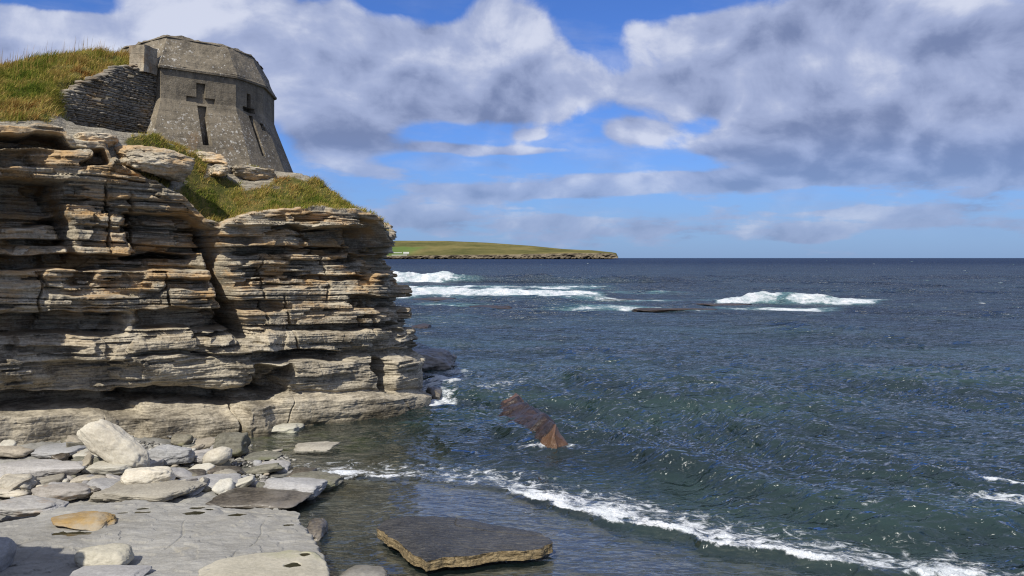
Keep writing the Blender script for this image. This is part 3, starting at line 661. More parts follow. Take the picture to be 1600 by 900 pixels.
def red_weed(x, y):
    r = 0
    for (px, py, rx, ry, w) in ((830, 650, 1.6, 3.4, 1), (1110, 690, 1.5, 2.2, .7), (960, 640, 1.2, 2, .5), (900, 745, 1.0, .8, .6), (1240, 815, .5, .5, .7), (1500, 700, 3, 3, .5), (1250, 650, 3, 2, .5)):
        c = at(px, py); r = r + w * np.exp(-((x - c[0]) / rx) ** 2 - ((y - c[1]) / ry) ** 2)
    return r
def build_shore():
    ys = np.concatenate([np.arange(2, 30, 0.06), np.geomspace(30, 300, 60)]); ts = np.linspace(-1, 1, 620)
    X = ts[None, :] * (3 + ys[:, None] * 0.95); Y = np.broadcast_to(ys[:, None], X.shape)
    Z = shore_z(X, Y)
    st = fbm(X * 0.9, Y * 0.9, 0, 4, 101)
    land = ss(-.02, .12, Z); deep = ss(-.1, -.6, Z)
    Z = Z + st * (0.03 + 0.07 * land + 0.25 * deep) + fbm(X * 5, Y * 9, 1, 3, 103) * (0.008 + 0.02 * land)
    # thin beds: low steps in the bed rock
    stepz = np.floor(Z / 0.05 + 0.4 * pn(X * .6, Y * .6, 4)) * 0.05
    Z = Z * 0.55 + stepz * 0.45
    m, nt, out = new_mat('shore rock'); p = worldpos(nt); x, y, z = sep(nt, p)
    big = noise(nt, p, 0.5, 5, 0.6); mid = noise(nt, p, 2.4, 6, 0.62); fine = noise(nt, p, 17, 6, 0.65)
    c = mix(nt, (big * 0.5 + mid * 0.4 + fine * 0.35).step(0.4, 0.82), (0.13, 0.125, 0.105), (0.33, 0.32, 0.29))
    c = mix(nt, noise(nt, p, 0.45, 4, 0.6, dist=.4).step(0.53, 0.66) * (1.0 - z.step(-0.02, 0.12)) * 0.75, c, (0.15, 0.125, 0.065))
    c = mix(nt, attr(nt, 'weed').step(0.25, 0.8) * 0.9, c, (0.075, 0.028, 0.022))
    c = mix(nt, attr(nt, 'algae').step(0.3, 0.8) * mid.step(0.4, 0.6), c, (0.14, 0.16, 0.055))
    w = 1.0 - (z + (mid - 0.5) * 0.12).step(0.03, 0.16)
    c = mix(nt, w, c, mix(nt, 1.0, c, (0.72, 0.71, 0.68), 'MULTIPLY'))
    principled(nt, out, c, 0.85 - w * 0.45, bump(nt, mid * 0.8 + fine * 0.5, 0.6, 0.04), 0.35)
    g = at(470, 690); g2 = at(540, 665)
    al = np.exp(-((X - g[0]) / 2.4) ** 2 - ((Y - g[1]) / 1.6) ** 2) + np.exp(-((X - g2[0]) / 2.5) ** 2 - ((Y - g2[1]) / 1.2) ** 2)
    me = mesh('shore', np.stack([X, Y, Z], -1).reshape(-1, 3), grid_faces(*X.shape), m, attrs={'weed': red_weed(X, Y).ravel(), 'algae': al.ravel()})
    tag(obj('shore', me), 'flat wet bedrock of the shore running under the shallow water', 'shore', kind='structure')
build_shore()

# ------------------------------------------------------------------ outlines as thick slabs
PUDL = [(112, 833, 25, 4.5), (303, 801, 20, 4), (220, 800, 14, 2.4), (192, 801, 9, 1.6), (224, 794, 9, 1.8), (312, 793, 14, 2), (326, 795, 7, 1.8), (368, 804, 12, 3), (452, 820, 9, 2), (182, 796, 6, 1.2), (188, 788, 6, 1.2), (420, 806, 8, 1.6), (455, 883, 15, 5.5), (476, 866, 9, 3)]
def puddle_ellipse(i):
    px, py, rx, ry = PUDL[i]; z = 0.48 if i < 12 else 0.585
    c = at(px, py, z); return c, rx / F * c[1], ry * c[1] ** 2 / (F * (H - z))
def hollow(x, y, z, ids):
    for i in ids:
        c, a, b = puddle_ellipse(i); e = np.hypot((x - c[0]) / a, (y - c[1]) / b)
        w = 1 - ss(1.2, 3.0, e); z = z * (1 - w) + c[2] * w - 0.03 * (1 - ss(0.7, 1.05, e + 0.55 * fbm(x * 5, y * 5, i * 1.7, 3)))
    return z
def slab(name, outline, z_top, thick, mat, label=None, cat=None, kind=None, group=None, seed=0, flare=0.06, dome=0.03, rough=0.03, nr=40, tilt=(0, 0), per=0.035, pud=(), attrs=False, lam=0.02, nside=26):
    """outline: list of photo points on the plane z_top, resampled, roughened, given its own thickness"""
    P = np.array([at(a, b, z_top)[:2] for a, b in outline]); n0 = len(P)
    Q = np.vstack([P, P[:1]]); seg = np.linalg.norm(np.diff(Q, axis=0), axis=1); cum = np.concatenate([[0], np.cumsum(seg)])
    n = max(40, int(cum[-1] / per)); t = np.linspace(0, cum[-1], n, endpoint=False)
    R = np.stack([np.interp(t, cum, Q[:, 0]), np.interp(t, cum, Q[:, 1])], -1)
    for _ in range(max(1, int(0.10 / per))): R = 0.25 * np.roll(R, 1, 0) + 0.5 * R + 0.25 * np.roll(R, -1, 0)
    c = R.mean(0); out = R - np.roll(R, 1, 0) + (np.roll(R, -1, 0) - R); nrm = np.stack([out[:, 1], -out[:, 0]], -1); nrm /= np.linalg.norm(nrm, axis=1)[:, None] + 1e-9
    if ((R - c) * nrm).sum() < 0: nrm = -nrm
    sgn = np.sign(np.cross(R - c, np.roll(R, -1, 0) - c).sum())
    R = R + nrm * (fbm(R[:, 0] * 2.2, R[:, 1] * 2.2, seed, 4, seed) * rough * 3)[:, None]
    rings, E = [], []
    for k in range(nr):                                           # top, from the middle out
        f = (k / (nr - 1)) ** 0.8; f = max(f, 0.004); xy = c + (R - c) * f
        x, y = xy[:, 0], xy[:, 1]
        edge = 1 - f
        z = z_top + dome * (1 - f ** 2) + (fbm(x * 1.1, y * 1.1, seed + 3, 5, seed) * rough + fbm(x * 6, y * 12, seed, 3, seed + 2) * rough * 0.12) * 0.9
        z = z - 0.5 * rough * np.exp(-((edge * 6) ** 2)) + tilt[0] * (x - c[0]) + tilt[1] * (y - c[1])
        lay = np.floor(2.2 * fbm(x * 0.55 + seed, y * 0.8, seed * 1.3, 5, seed + 20) + 0.5); z = z + lay * 0.022 * (rough > .03)
        jn = np.abs(fbm(x * .35 + .2 * y, y * .22 - .3 * x, seed + 8, 3, seed + 30)); z = z - 0.025 * np.exp(-(jn / 0.012) ** 2)
        z = hollow(x, y, z, pud)
        rings.append(np.stack([x, y, z], -1)); E.append(np.zeros(n))
    zt = rings[-1][:, 2]
    for k in range(1, nside + 1):                                 # sides, in thin beds
        t = k / nside; d = flare * (t * 0.6 - 1.2 * max(0, t - .75)) + (fbm(R[:, 0] * 3, R[:, 1] * 3, t * thick * 9 + seed, 4, seed + 7)) * rough * 1.1
        lamn = math.sin(math.floor(t * thick / 0.045) * 12.9 + seed) * lam
        xy = R + nrm * (d + lamn)[:, None]
        rings.append(np.stack([xy[:, 0], xy[:, 1], zt - thick * t], -1)); E.append(np.full(n, 1.0))
    V = np.concatenate(rings); m = len(rings); i = np.arange(n); Fs = []
    for k in range(m - 1):
        q = np.stack([k * n + i, (k + 1) * n + i, (k + 1) * n + (i + 1) % n, k * n + (i + 1) % n], 1); Fs.append(q if sgn > 0 else q[:, ::-1])
    V, cc = recenter(V)
    me = mesh(name, V, np.concatenate(Fs), mat, attrs={'edge': np.concatenate(E)})
    return tag(obj(name, me, loc=cc), label, cat, group, kind)

def ledge_mat():
    m, nt, out = new_mat('shore ledge stone'); p = worldpos(nt)
    big = noise(nt, p, 0.55, 5, 0.6); mid = noise(nt, scalev(nt, p, (1, 2.2, 1)), 2.6, 7, 0.65); fine = noise(nt, p, 22, 6, 0.68)
    c = mix(nt, (big * 0.5 + mid * 0.55 + fine * 0.35).step(0.45, 0.95), (0.19, 0.18, 0.155), (0.34, 0.33, 0.30))
    c = mix(nt, noise(nt, p, 1.3, 5, 0.65).step(0.58, 0.72) * 0.5, c, (0.30, 0.265, 0.19))
    c = mix(nt, noise(nt, p, 70, 2, 0.6).step(0.68, 0.74) * 0.5, c, (0.45, 0.44, 0.40))
    principled(nt, out, c, 0.88, bump(nt, mid * 0.9 + fine * 0.45, 0.7, 0.04), 0.25)
    return m
M_LEDGE2 = ledge_mat()
ZL = 0.46
slab('shore_ledge', [(-260, 835), (-60, 820), (0, 812), (60, 802), (90, 794), (150, 786), (220, 781), (300, 787), (380, 792), (440, 793), (468, 800), (474, 822), (484, 842), (503, 860), (514, 884), (520, 915), (510, 1000), (300, 1150), (-300, 1150)], ZL, 0.75, M_LEDGE2,
     'broad flat grey shore ledge with small dark puddles', 'ledge', kind='structure', seed=2, rough=0.045, dome=0.02, nr=240, per=0.025, flare=-0.1, pud=range(12))

# ------------------------------------------------------------------ rocks
def ico(sub):
    import bmesh
    bm = bmesh.new(); bmesh.ops.create_icosphere(bm, subdivisions=sub, radius=1); bm.verts.ensure_lookup_table()
    V = np.array([v.co[:] for v in bm.verts]); Fq = np.array([[v.index for v in f.verts] for f in bm.faces]); bm.free(); return V, Fq
ICO = {k: ico(k) for k in (2, 3, 4, 5, 6)}
def rock_shape(sub, seed, boxy=0.5, planes=9, p=15.0, rough=0.05, lam=0.0):
    r = np.random.RandomState(seed); Dv, Fq = ICO[sub]
    N, hh = [], []
    for ax in range(3):
        for sg in (-1, 1):
            v = np.zeros(3); v[ax] = sg; v += r.normal(size=3) * 0.16; N.append(v / np.linalg.norm(v)); hh.append(0.92 + 0.08 * r.uniform())
    for _ in range(planes):
        v = r.normal(size=3); N.append(v / np.linalg.norm(v)); hh.append(r.uniform(0.95, 1.35) - 0.0)
    q = np.clip(Dv @ np.array(N).T, 0, None) / np.array(hh)
    rad = 1.0 / ((q ** p).sum(1) ** (1 / p)); rad = boxy * rad + (1 - boxy) * 1.0
    rad = rad * (1 + fbm(Dv[:, 0] * 1.3, Dv[:, 1] * 1.3, Dv[:, 2] * 1.3 + seed, 4, seed) * rough * 2)
    V = Dv * rad[:, None]
    lo, hi = V.min(0), V.max(0); V = (V - (lo + hi) / 2) / ((hi - lo) / 2)
    return V, Fq
def rock(name, label, box, h, mat, z0=0.0, depth=None, seed=1, boxy=0.6, rough=0.05, lam=0.0, sub=5, yaw=0.0, pitch=0.0, roll=0.0, p=18.0, planes=14, cat='rock', sink=0.12, group=None):
    """box: where it shows in the photo (x0, y0, x1, y1); h: its height; z0: what it stands on"""
    x0, y0, x1, y1 = box
    d1 = (H - z0) * F / (y1 - HOR); w = (x1 - x0) / F * d1
    if depth is None:
        d2 = (H - z0 - h) * F / (y0 - HOR); depth = float(np.clip(d2 - d1, 0.4 * w, 2.2 * w))
    V, Fq = rock_shape(sub, seed, boxy, planes, p, rough)
    V = V * np.array([w / 2, depth / 2, h / 2 * (1 + sink)])
    chip = np.floor(3.0 * fbm(V[:, 0] * 2.6, V[:, 1] * 2.6, V[:, 2] * 4 + seed, 3, seed + 9)) / 3.0
    V = V * (1 + 0.05 * boxy * chip)[:, None]
    lam = lam or 0.02 * boxy
    if lam: V[:, :2] *= (1 + lam * np.sin(np.floor((V[:, 2] + pn(V[:, 0] * 2, V[:, 1] * 2, seed) * 0.05) / 0.05) * 12.9 + seed) * 0.6)[:, None]
    if roll or pitch:
        a, b = math.cos(roll), math.sin(roll); V = V @ np.array([[a, 0, b], [0, 1, 0], [-b, 0, a]]).T
        a, b = math.cos(pitch), math.sin(pitch); V = V @ np.array([[1, 0, 0], [0, a, -b], [0, b, a]]).T
    if yaw: a, b = math.cos(yaw), math.sin(yaw); V = V @ np.array([[a, -b, 0], [b, a, 0], [0, 0, 1]]).T
    V += (V / (np.linalg.norm(V, axis=1)[:, None] + 1e-9)) * (fbm(V[:, 0] * 6, V[:, 1] * 6, V[:, 2] * 6 + seed, 4, seed) * 0.012 * (1 + 6 * rough))[:, None]
    V[:, 2] -= V[:, 2].min() + sink * h
    yc = d1 + depth * 0.5; xc = ((x0 + x1) / 2 - 800) / F * (d1 + depth * 0.25)
    o = obj(name, mesh(name, V, Fq, mat), loc=(xc, yc, z0))
    return tag(o, label, cat, group)
R = rock
R('boulder', 'large pale boulder leaning up to the left, tallest stone on the shore', (112, 690, 236, 738), 0.62, M_PALE, 0.36, 0.65, 21, 0.62, 0.05, sub=6, roll=0.56, pitch=0.0, p=12)
R('boulder', 'pale triangular flat stone lying under the foot of the tallest pale boulder', (118, 716, 206, 744), 0.22, M_PALE, 0.34, None, 5, 0.75, 0.03)
R('boulder', 'long smooth blue grey slab-like boulder at the left edge of the shore', (-14, 714, 136, 752), 0.30, M_GREY, 0.32, None, 8, 0.75, 0.04, sub=6)
R('boulder', 'rounded buff boulder with lined surface just below the tallest pale boulder', (186, 724, 266, 768), 0.40, M_PALE, 0.28, None, 13, 0.5, 0.06, yaw=0.3, sub=6, lam=0.02)
R('boulder', 'angular blue grey block behind the white oval stone, near the foot of the cliff', (222, 692, 300, 726), 0.40, M_GREY, 0.22, None, 34, 0.95, 0.06, lam=0.05, sub=6)
R('boulder', 'smooth white oval stone resting against the dark mossy rock', (312, 703, 360, 730), 0.36, M_PALE, 0.14, 0.6, 3, 0.15, 0.03, roll=-0.3)
R('boulder', 'dark pointed mossy rock behind the white oval stone', (322, 682, 384, 716), 0.55, M_MOSS, 0.10, 1.0, 17, 0.85, 0.08)
R('boulder', 'small yellowish mossy stone close under the cliff, behind the angular blue grey block', (264, 683, 298, 699), 0.25, M_MOSS, 0.24, 0.6, 9, 0.5, 0.06, sub=4)
R('boulder', 'grey-white boulder at the water edge with a dark wet right end', (398, 750, 504, 784), 0.36, M_GREY, 0.02, 0.9, 26, 0.75, 0.05, sub=6)
R('boulder', 'flat greenish slab reaching into the water behind the grey-white boulder', (440, 742, 532, 768), 0.2, M_MOSS, -0.02, 1.1, 28, 0.8, 0.05)
R('boulder', 'wide dark brown wet slab along the back of the flat ledge', (316, 766, 478, 806), 0.26, M_DARK, 0.02, 1.3, 44, 0.8, 0.05, lam=0.04)
R('boulder', 'low layered grey slab between the pink stone and the grey-white boulder', (262, 744, 374, 772), 0.20, M_GREY, 0.10, 1.0, 41, 0.85, 0.05, lam=0.06)
R('stone', 'small pink stone on the layered grey slab', (294, 756, 315, 771), 0.2, M_PINK, 0.16, None, 2, 0.2, 0.03, sub=4, cat='stone')
R('boulder', 'dark-hollowed stone at the left edge below the long blue grey boulder', (-12, 744, 48, 772), 0.3, M_BUFF, 0.32, 0.7, 52, 0.8, 0.08)
R('boulder', 'broad low grey slab with an orange front edge under the long blue grey boulder', (46, 748, 138, 786), 0.26, M_OEDGE, 0.26, None, 57, 0.8, 0.05, lam=0.04)
R('boulder', 'grey flat slab with a rusty brown front edge at the left side', (-30, 770, 92, 812), 0.26, M_OEDGE, 0.34, None, 61, 0.85, 0.04, sub=6)
R('boulder', 'flat ochre yellow stone lying on the grey ledge', (72, 794, 172, 832), 0.17, M_OCHRE, ZL, None, 66, 0.8, 0.05, sub=6)
R('boulder', 'thick whitish rounded stone lying on the grey ledge near the bottom of the scene', (111, 858, 200, 893), 0.27, M_ALGAE, ZL, 0.55, 71, 0.72, 0.03, sub=6, p=6)
R('boulder', 'grey slab just below the whitish rounded stone', (92, 886, 216, 925), 0.12, M_GREY, ZL, 0.8, 75, 0.85, 0.03)
R('boulder', 'grey stone at the far left edge of the ledge in the shade', (-60, 850, 6, 905), 0.42, M_GREY, ZL, 0.7, 78, 0.6, 0.04)
R('boulder', 'layered buff slab with a dark hollow beneath it, in front of the rounded buff boulder', (132, 750, 300, 790), 0.24, M_BUFF, 0.20, 1.2, 83, 0.85, 0.05, lam=0.07, sub=6)
R('boulder', 'dark wet stone in the gap at the right edge of the ledge', (474, 812, 506, 850), 0.25, M_DARK, -0.05, 0.9, 88, 0.7, 0.06)
R('boulder', 'small low rock at the bottom edge between the ledge and the black slab', (524, 888, 606, 915), 0.14, M_LEDGE, -0.05, 0.6, 93, 0.8, 0.05)
R('boulder', 'low pale ridge rock standing out of the shallow pool near the cliff foot', (456, 692, 524, 710), 0.16, M_BUFF, -0.06, 0.9, 97, 0.8, 0.06, lam=0.05)
R('boulder', 'yellow-green weedy rock at the very foot of the cliff', (410, 660, 470, 680), 0.22, M_ALGAE, -0.02, 1.2, 102, 0.6, 0.06)
R('boulder', 'thin slate-like slab lying in the shallow pool beside the white oval stone', (376, 704, 436, 722), 0.1, M_MOSS, 0.02, 0.9, 107, 0.9, 0.05, lam=0.05)
R('boulder', 'grey flat stone left of the leaning pale boulder', (40, 694, 126, 720), 0.22, M_GREY, 0.36, 1.2, 112, 0.8, 0.04)
R('boulder', 'dark wet rock jutting into the sea behind the cliff corner', (600, 556, 712, 596), 1.1, M_DARK, -0.3, 4.0, 121, 0.8, 0.08, sub=6)
R('boulder', 'small dark wet rock in the white wash beside the cliff corner', (664, 604, 690, 628), 0.45, M_DARK, -0.1, 1.2, 123, 0.7, 0.08)
slab('boulder', [(314, 890), (350, 872), (400, 862), (450, 859), (492, 864), (512, 884), (516, 915), (420, 960), (320, 940)], ZL + 0.10, 0.16, M_ALGAE, 'low pale green slab with two dark puddles on the corner of the ledge', 'rock', seed=14, rough=0.02, nr=90, per=0.02, pud=(12, 13))

# small cobbles among the boulders: individuals, copied
r = np.random.RandomState(77)
protos = []
for k, mt in enumerate((M_PALE, M_GREY, M_BUFF, M_MOSS)):
    V, Fq = rock_shape(3, 200 + k, 0.45, 6, 8, 0.05); V = V * np.array([0.5, 0.42, 0.3]); V[:, 2] -= V[:, 2].min() + 0.08
    protos.append(mesh('cobble', V, Fq, mt))
words = ['pale', 'grey', 'buff', 'mossy']
for j in range(110):
    px = r.uniform(150, 440) if j < 44 else r.uniform(0, 300); py = r.uniform(698, 770) if j < 44 else r.uniform(742, 786)
    k = int(r.choice([0, 1, 1, 2, 2, 3])); s = r.uniform(0.10, 0.26)
    zz = float(shore_z(np.array([at(px, py, .2)[0]]), np.array([at(px, py, .2)[1]]))[0]); p = at(px, py, max(zz, 0))
    o = obj('cobble', protos[k], loc=(p[0], p[1], zz + 0.02)); o.scale = (s * r.uniform(.9, 1.5), s * r.uniform(.8, 1.2), s * r.uniform(.6, 1.1)); o.rotation_euler = (r.normal() * .2, r.normal() * .2, r.uniform(0, 6.28))
    tag(o, 'small %s cobble lying among the boulders below the cliff' % words[k], 'stone', 'small %s cobbles between the shore boulders' % words[k])
for j in range(90):
    px = r.uniform(0, 470); py = r.uniform(700, 786)
    if px > 380 and py < 735: continue
    zz = float(shore_z(np.array([at(px, py, .2)[0]]), np.array([at(px, py, .2)[1]]))[0]); w = r.uniform(12, 62); k = int(r.choice([0, 1, 1, 2, 3, 4]))
    rock('slab_fragment', ('pale', 'grey', 'buff', 'mossy', 'dark wet')[k] + ' broken slab fragment wedged between the shore boulders', (px - w / 2, py - 12, px + w / 2, py), r.uniform(.08, .2), (M_PALE, M_GREY, M_BUFF, M_MOSS, M_DARK)[k], max(zz, -.05), r.uniform(.35, .9), 400 + j, 0.9, 0.05, lam=0.04, sub=4, yaw=r.uniform(-.6, .6), pitch=r.normal() * .12, roll=r.normal() * .15, group=('pale', 'grey', 'buff', 'mossy', 'dark wet')[k] + ' slab fragments between the boulders')
def pebbles():
    V0, F0 = ICO[2]; n = 2600; Vs, Fs, T = [], [], []; r = np.random.RandomState(31)
    px = r.uniform(200, 470, n); py = r.uniform(690, 775, n)
    P = np.array([at(a, b, .1)[:2] for a, b in zip(px, py)]); z = shore_z(P[:, 0], P[:, 1]); c = pn(P[:, 0] * .9, P[:, 1] * .9, 6)
    for i in range(n):
        if c[i] < -0.05 or z[i] < -0.03: continue
        s = r.uniform(0.015, 0.06); v = V0 * np.array([s * r.uniform(.8, 1.5), s * r.uniform(.8, 1.3), s * 0.6]); v = v * (1 + 0.15 * r.normal(size=(len(v), 1)))
        Vs.append(v + np.array([P[i, 0], P[i, 1], z[i] + 0.01])); Fs.append(F0 + len(V0) * (len(Vs) - 1)); T.append(np.full(len(V0), r.uniform()))
    m, nt, out = new_mat('pebbles'); t = attr(nt, 'tint'); c = mix(nt, t.step(0, 1), (0.10, 0.095, 0.085), (0.40, 0.38, 0.33)); principled(nt, out, c, 0.6)
    tag(obj('pebbles', mesh('pebbles', np.concatenate(Vs), np.concatenate(Fs), m, attrs={'tint': np.concatenate(T)})), 'loose wet pebbles between the boulders', kind='stuff')
pebbles()

# puddles in hollows of the ledge: still water, slightly raised rim sheet
def puddles():
    m, nt, out = new_mat('puddle water'); principled(nt, out, (0.035, 0.032, 0.018), 0.06, None, 0.5)
    for i in range(len(PUDL)):
        c, a, b = puddle_ellipse(i); n = 40; a *= 1.6; b *= 1.6
        t = np.linspace(0, 2 * np.pi, n, endpoint=False)
        V = [(0, 0, 0)] + [(a * math.cos(t[j]), b * math.sin(t[j]), 0) for j in range(n)]
        Fs = [(0, 1 + j, 1 + (j + 1) % n) for j in range(n)]
        o = obj('puddle', mesh('puddle', np.array(V), Fs, m, smooth=True), loc=(c[0], c[1], c[2] - 0.013))
        lab = 'small dark puddle lying in the surface of the grey ledge' if i < 12 else ('larger dark puddle on the pale green slab' if i == 12 else 'smaller dark puddle at the back of the pale green slab')
        if i == 0: lab = 'long dark puddle in front of the ochre yellow stone'
        tag(o, lab, 'puddle', 'small dark puddles along the back of the ledge' if 0 < i < 12 else None)
puddles()

# black wet slab in the shallow sheet of water
slab('boulder', [(590, 822), (604, 812), (640, 806), (700, 806), (745, 813), (800, 824), (845, 832), (862, 848), (845, 856), (790, 860), (720, 868), (680, 874), (664, 878), (640, 860), (612, 841)], 0.24, 0.16, slab_mat(),
     'black wet diamond-shaped slab with a broken ochre edge lying in the shallow water', 'rock', seed=6, rough=0.022, dome=0.03, nr=80, per=0.02, tilt=(0.0, 0.0), lam=0.008, flare=0.0)
# kelp-covered ridge in the sea
def ridge():
    a, b = at(870, 722, 0.0), at(798, 620, 0.0); n, m = 130, 70; ax = (b - a)[:2]; L = np.linalg.norm(ax); ax = ax / L; nx = np.array([ax[1], -ax[0]])
    V, B = [], []
    for i in range(n):
        s = -0.04 + 1.08 * i / (n - 1)
        top = float(np.interp(s, [-.04, 0.0, .05, .3, .6, .8, .88, .95, 1.04], [-.5, .14, .80, .68, .46, .16, .26, .14, -.5]))
        wl = (0.75 + 1.25 * float(ss(0, .3, s))) * 1.2 * (1 + .25 * math.sin(s * 5 + .6)); wr = 0.62
        for j in range(m):
            t = j / (m - 1) * 2 - 1
            prof = (1 - abs(t)) ** (1.0 if t < 0 else 0.5); w = wl if t < 0 else wr
            xy = a[:2] + ax * (s * L - 0.25 * (1 - abs(t)) * (s < .05)) + nx * t * w
            zc = -0.6 + (top + .6) * prof; V.append((xy[0], xy[1], zc)); B.append(1.0 if (s < 0.06 and t > -.45 and zc > .02) else 0.8 if (s > .84 and t > -.5 and zc > 0) else 0)
    V = np.array(V); V[:, 2] += fbm(V[:, 0] * 1.8, V[:, 1] * 1.8, 0, 5, 3) * 0.09; V[:, 1] += fbm(V[:, 0] * 1.6, V[:, 1] * 1.6, V[:, 2] * 2, 4, 9) * 0.22; V[:, 0] += fbm(V[:, 0] * 1.1, V[:, 1] * 1.1, 5, 4, 6) * 0.14
    Fq = grid_faces(n, m, False)
    V, c = recenter(V)
    tag(obj('boulder', mesh('boulder', V, Fq, weed_mat(), attrs={'bare': B}), loc=c), 'red-brown seaweed covered ridge of rock breaking the sea surface off the cliff', 'rock')
ridge()
# outcrop blocks on the cliff top round the tower
def outcrop(label, box, d, h, dep, seed, mat=M_CLIFF, lam=0.06, boxy=0.85, roll=0.0):
    x0, y0, x1, y1 = box; w = (x1 - x0) / F * d; V, Fq = rock_shape(6, seed, boxy, 12, 18, 0.06)
    V = V * np.array([w / 2, dep / 2, h / 2])
    V[:, :2] *= (1 + lam * np.sin(np.floor((V[:, 2] + pn(V[:, 0] * 1.5, V[:, 1] * 1.5, seed) * 0.08) / 0.07) * 12.9 + seed))[:, None]
    V += fbm(V[:, 0] * 4, V[:, 1] * 4, V[:, 2] * 9 + seed, 4, seed)[:, None] * 0.04
    a, b = math.cos(roll), math.sin(roll); V = V @ np.array([[a, 0, b], [0, 1, 0], [-b, 0, a]]).T
    a = 0.6; V = V @ np.array([[math.cos(a), -math.sin(a), 0], [math.sin(a), math.cos(a), 0], [0, 0, 1]]).T
    V[:, 2] -= V[:, 2].min()
    p = atd((x0 + x1) / 2, y1, d); p[1] += dep * .3
    tag(obj('outcrop', mesh('outcrop', V, Fq, mat), loc=p), label, 'rock outcrop')
outcrop('large overhanging sandstone outcrop below the foot of the dry stone wall', (172, 236, 290, 280), 22.9, 0.85, 1.4, 301, roll=0.10)
outcrop('small square sandstone outcrop at the left end below the dry stone wall', (96, 212, 172, 234), 22.6, 0.45, 1.5, 303)
outcrop('flat outcrop ledge at the foot of the cross on the tower front', (280, 232, 345, 256), 26.6, 0.4, 1.2, 305)
outcrop('dark undercut outcrop on the grass below the tower corner', (350, 258, 424, 284), 27.3, 0.5, 1.6, 309)
outcrop('small flat outcrop under the right foot of the tower', (418, 268, 478, 292), 28.3, 0.45, 1.3, 313)
outcrop('pale weathered outcrop in the grass slope under the tower front', (322, 255, 352, 276), 26.0, 0.4, .8, 317)
# rough stack left of the camera, out of the frame, whose shade falls on the ledge
R('boulder', 'tall rough rock left of the ledge, seen only by its shadow', (-1200, 700, -700, 900), 5.6, M_CLIFF, 0.0, 2.4, 133, 0.6, 0.16, sub=6).location = (-10.2, 8.8, 0)

# ------------------------------------------------------------------ sea
def seg_dist(x, y, P):
    """distance to a polyline of world points, signed (positive on its far side), and how far along it"""
    best = np.full(x.shape, 1e9); sd = np.zeros(x.shape); al = np.zeros(x.shape); tot = 0
    for a, b in zip(P[:-1], P[1:]):
        d = b - a; L = np.linalg.norm(d); t = np.clip(((x - a[0]) * d[0] + (y - a[1]) * d[1]) / L ** 2, 0, 1)
        ex, ey = x - a[0] - d[0] * t, y - a[1] - d[1] * t; q = np.hypot(ex, ey); m = q < best
        best = np.where(m, q, best); sd = np.where(m, q * np.sign(d[0] * ey - d[1] * ex), sd); al = np.where(m, tot + t * L, al); tot += L
    return sd, al
def poly(pts): return [at(a, b)[:2] for a, b in pts]
FRONT = poly([(520, 744), (560, 745), (640, 752), (745, 764), (820, 782), (900, 801), (1000, 832), (1100, 854), (1200, 872), (1300, 888), (1420, 906), (1600, 945)])
WAVE2 = poly([(900, 720), (1000, 735), (1090, 752), (1200, 790), (1320, 815), (1450, 825), (1620, 830), (1800, 840)])
WAVE3 = poly([(1100, 655), (1200, 690), (1300, 730), (1420, 752), (1550, 770), (1750, 790)])
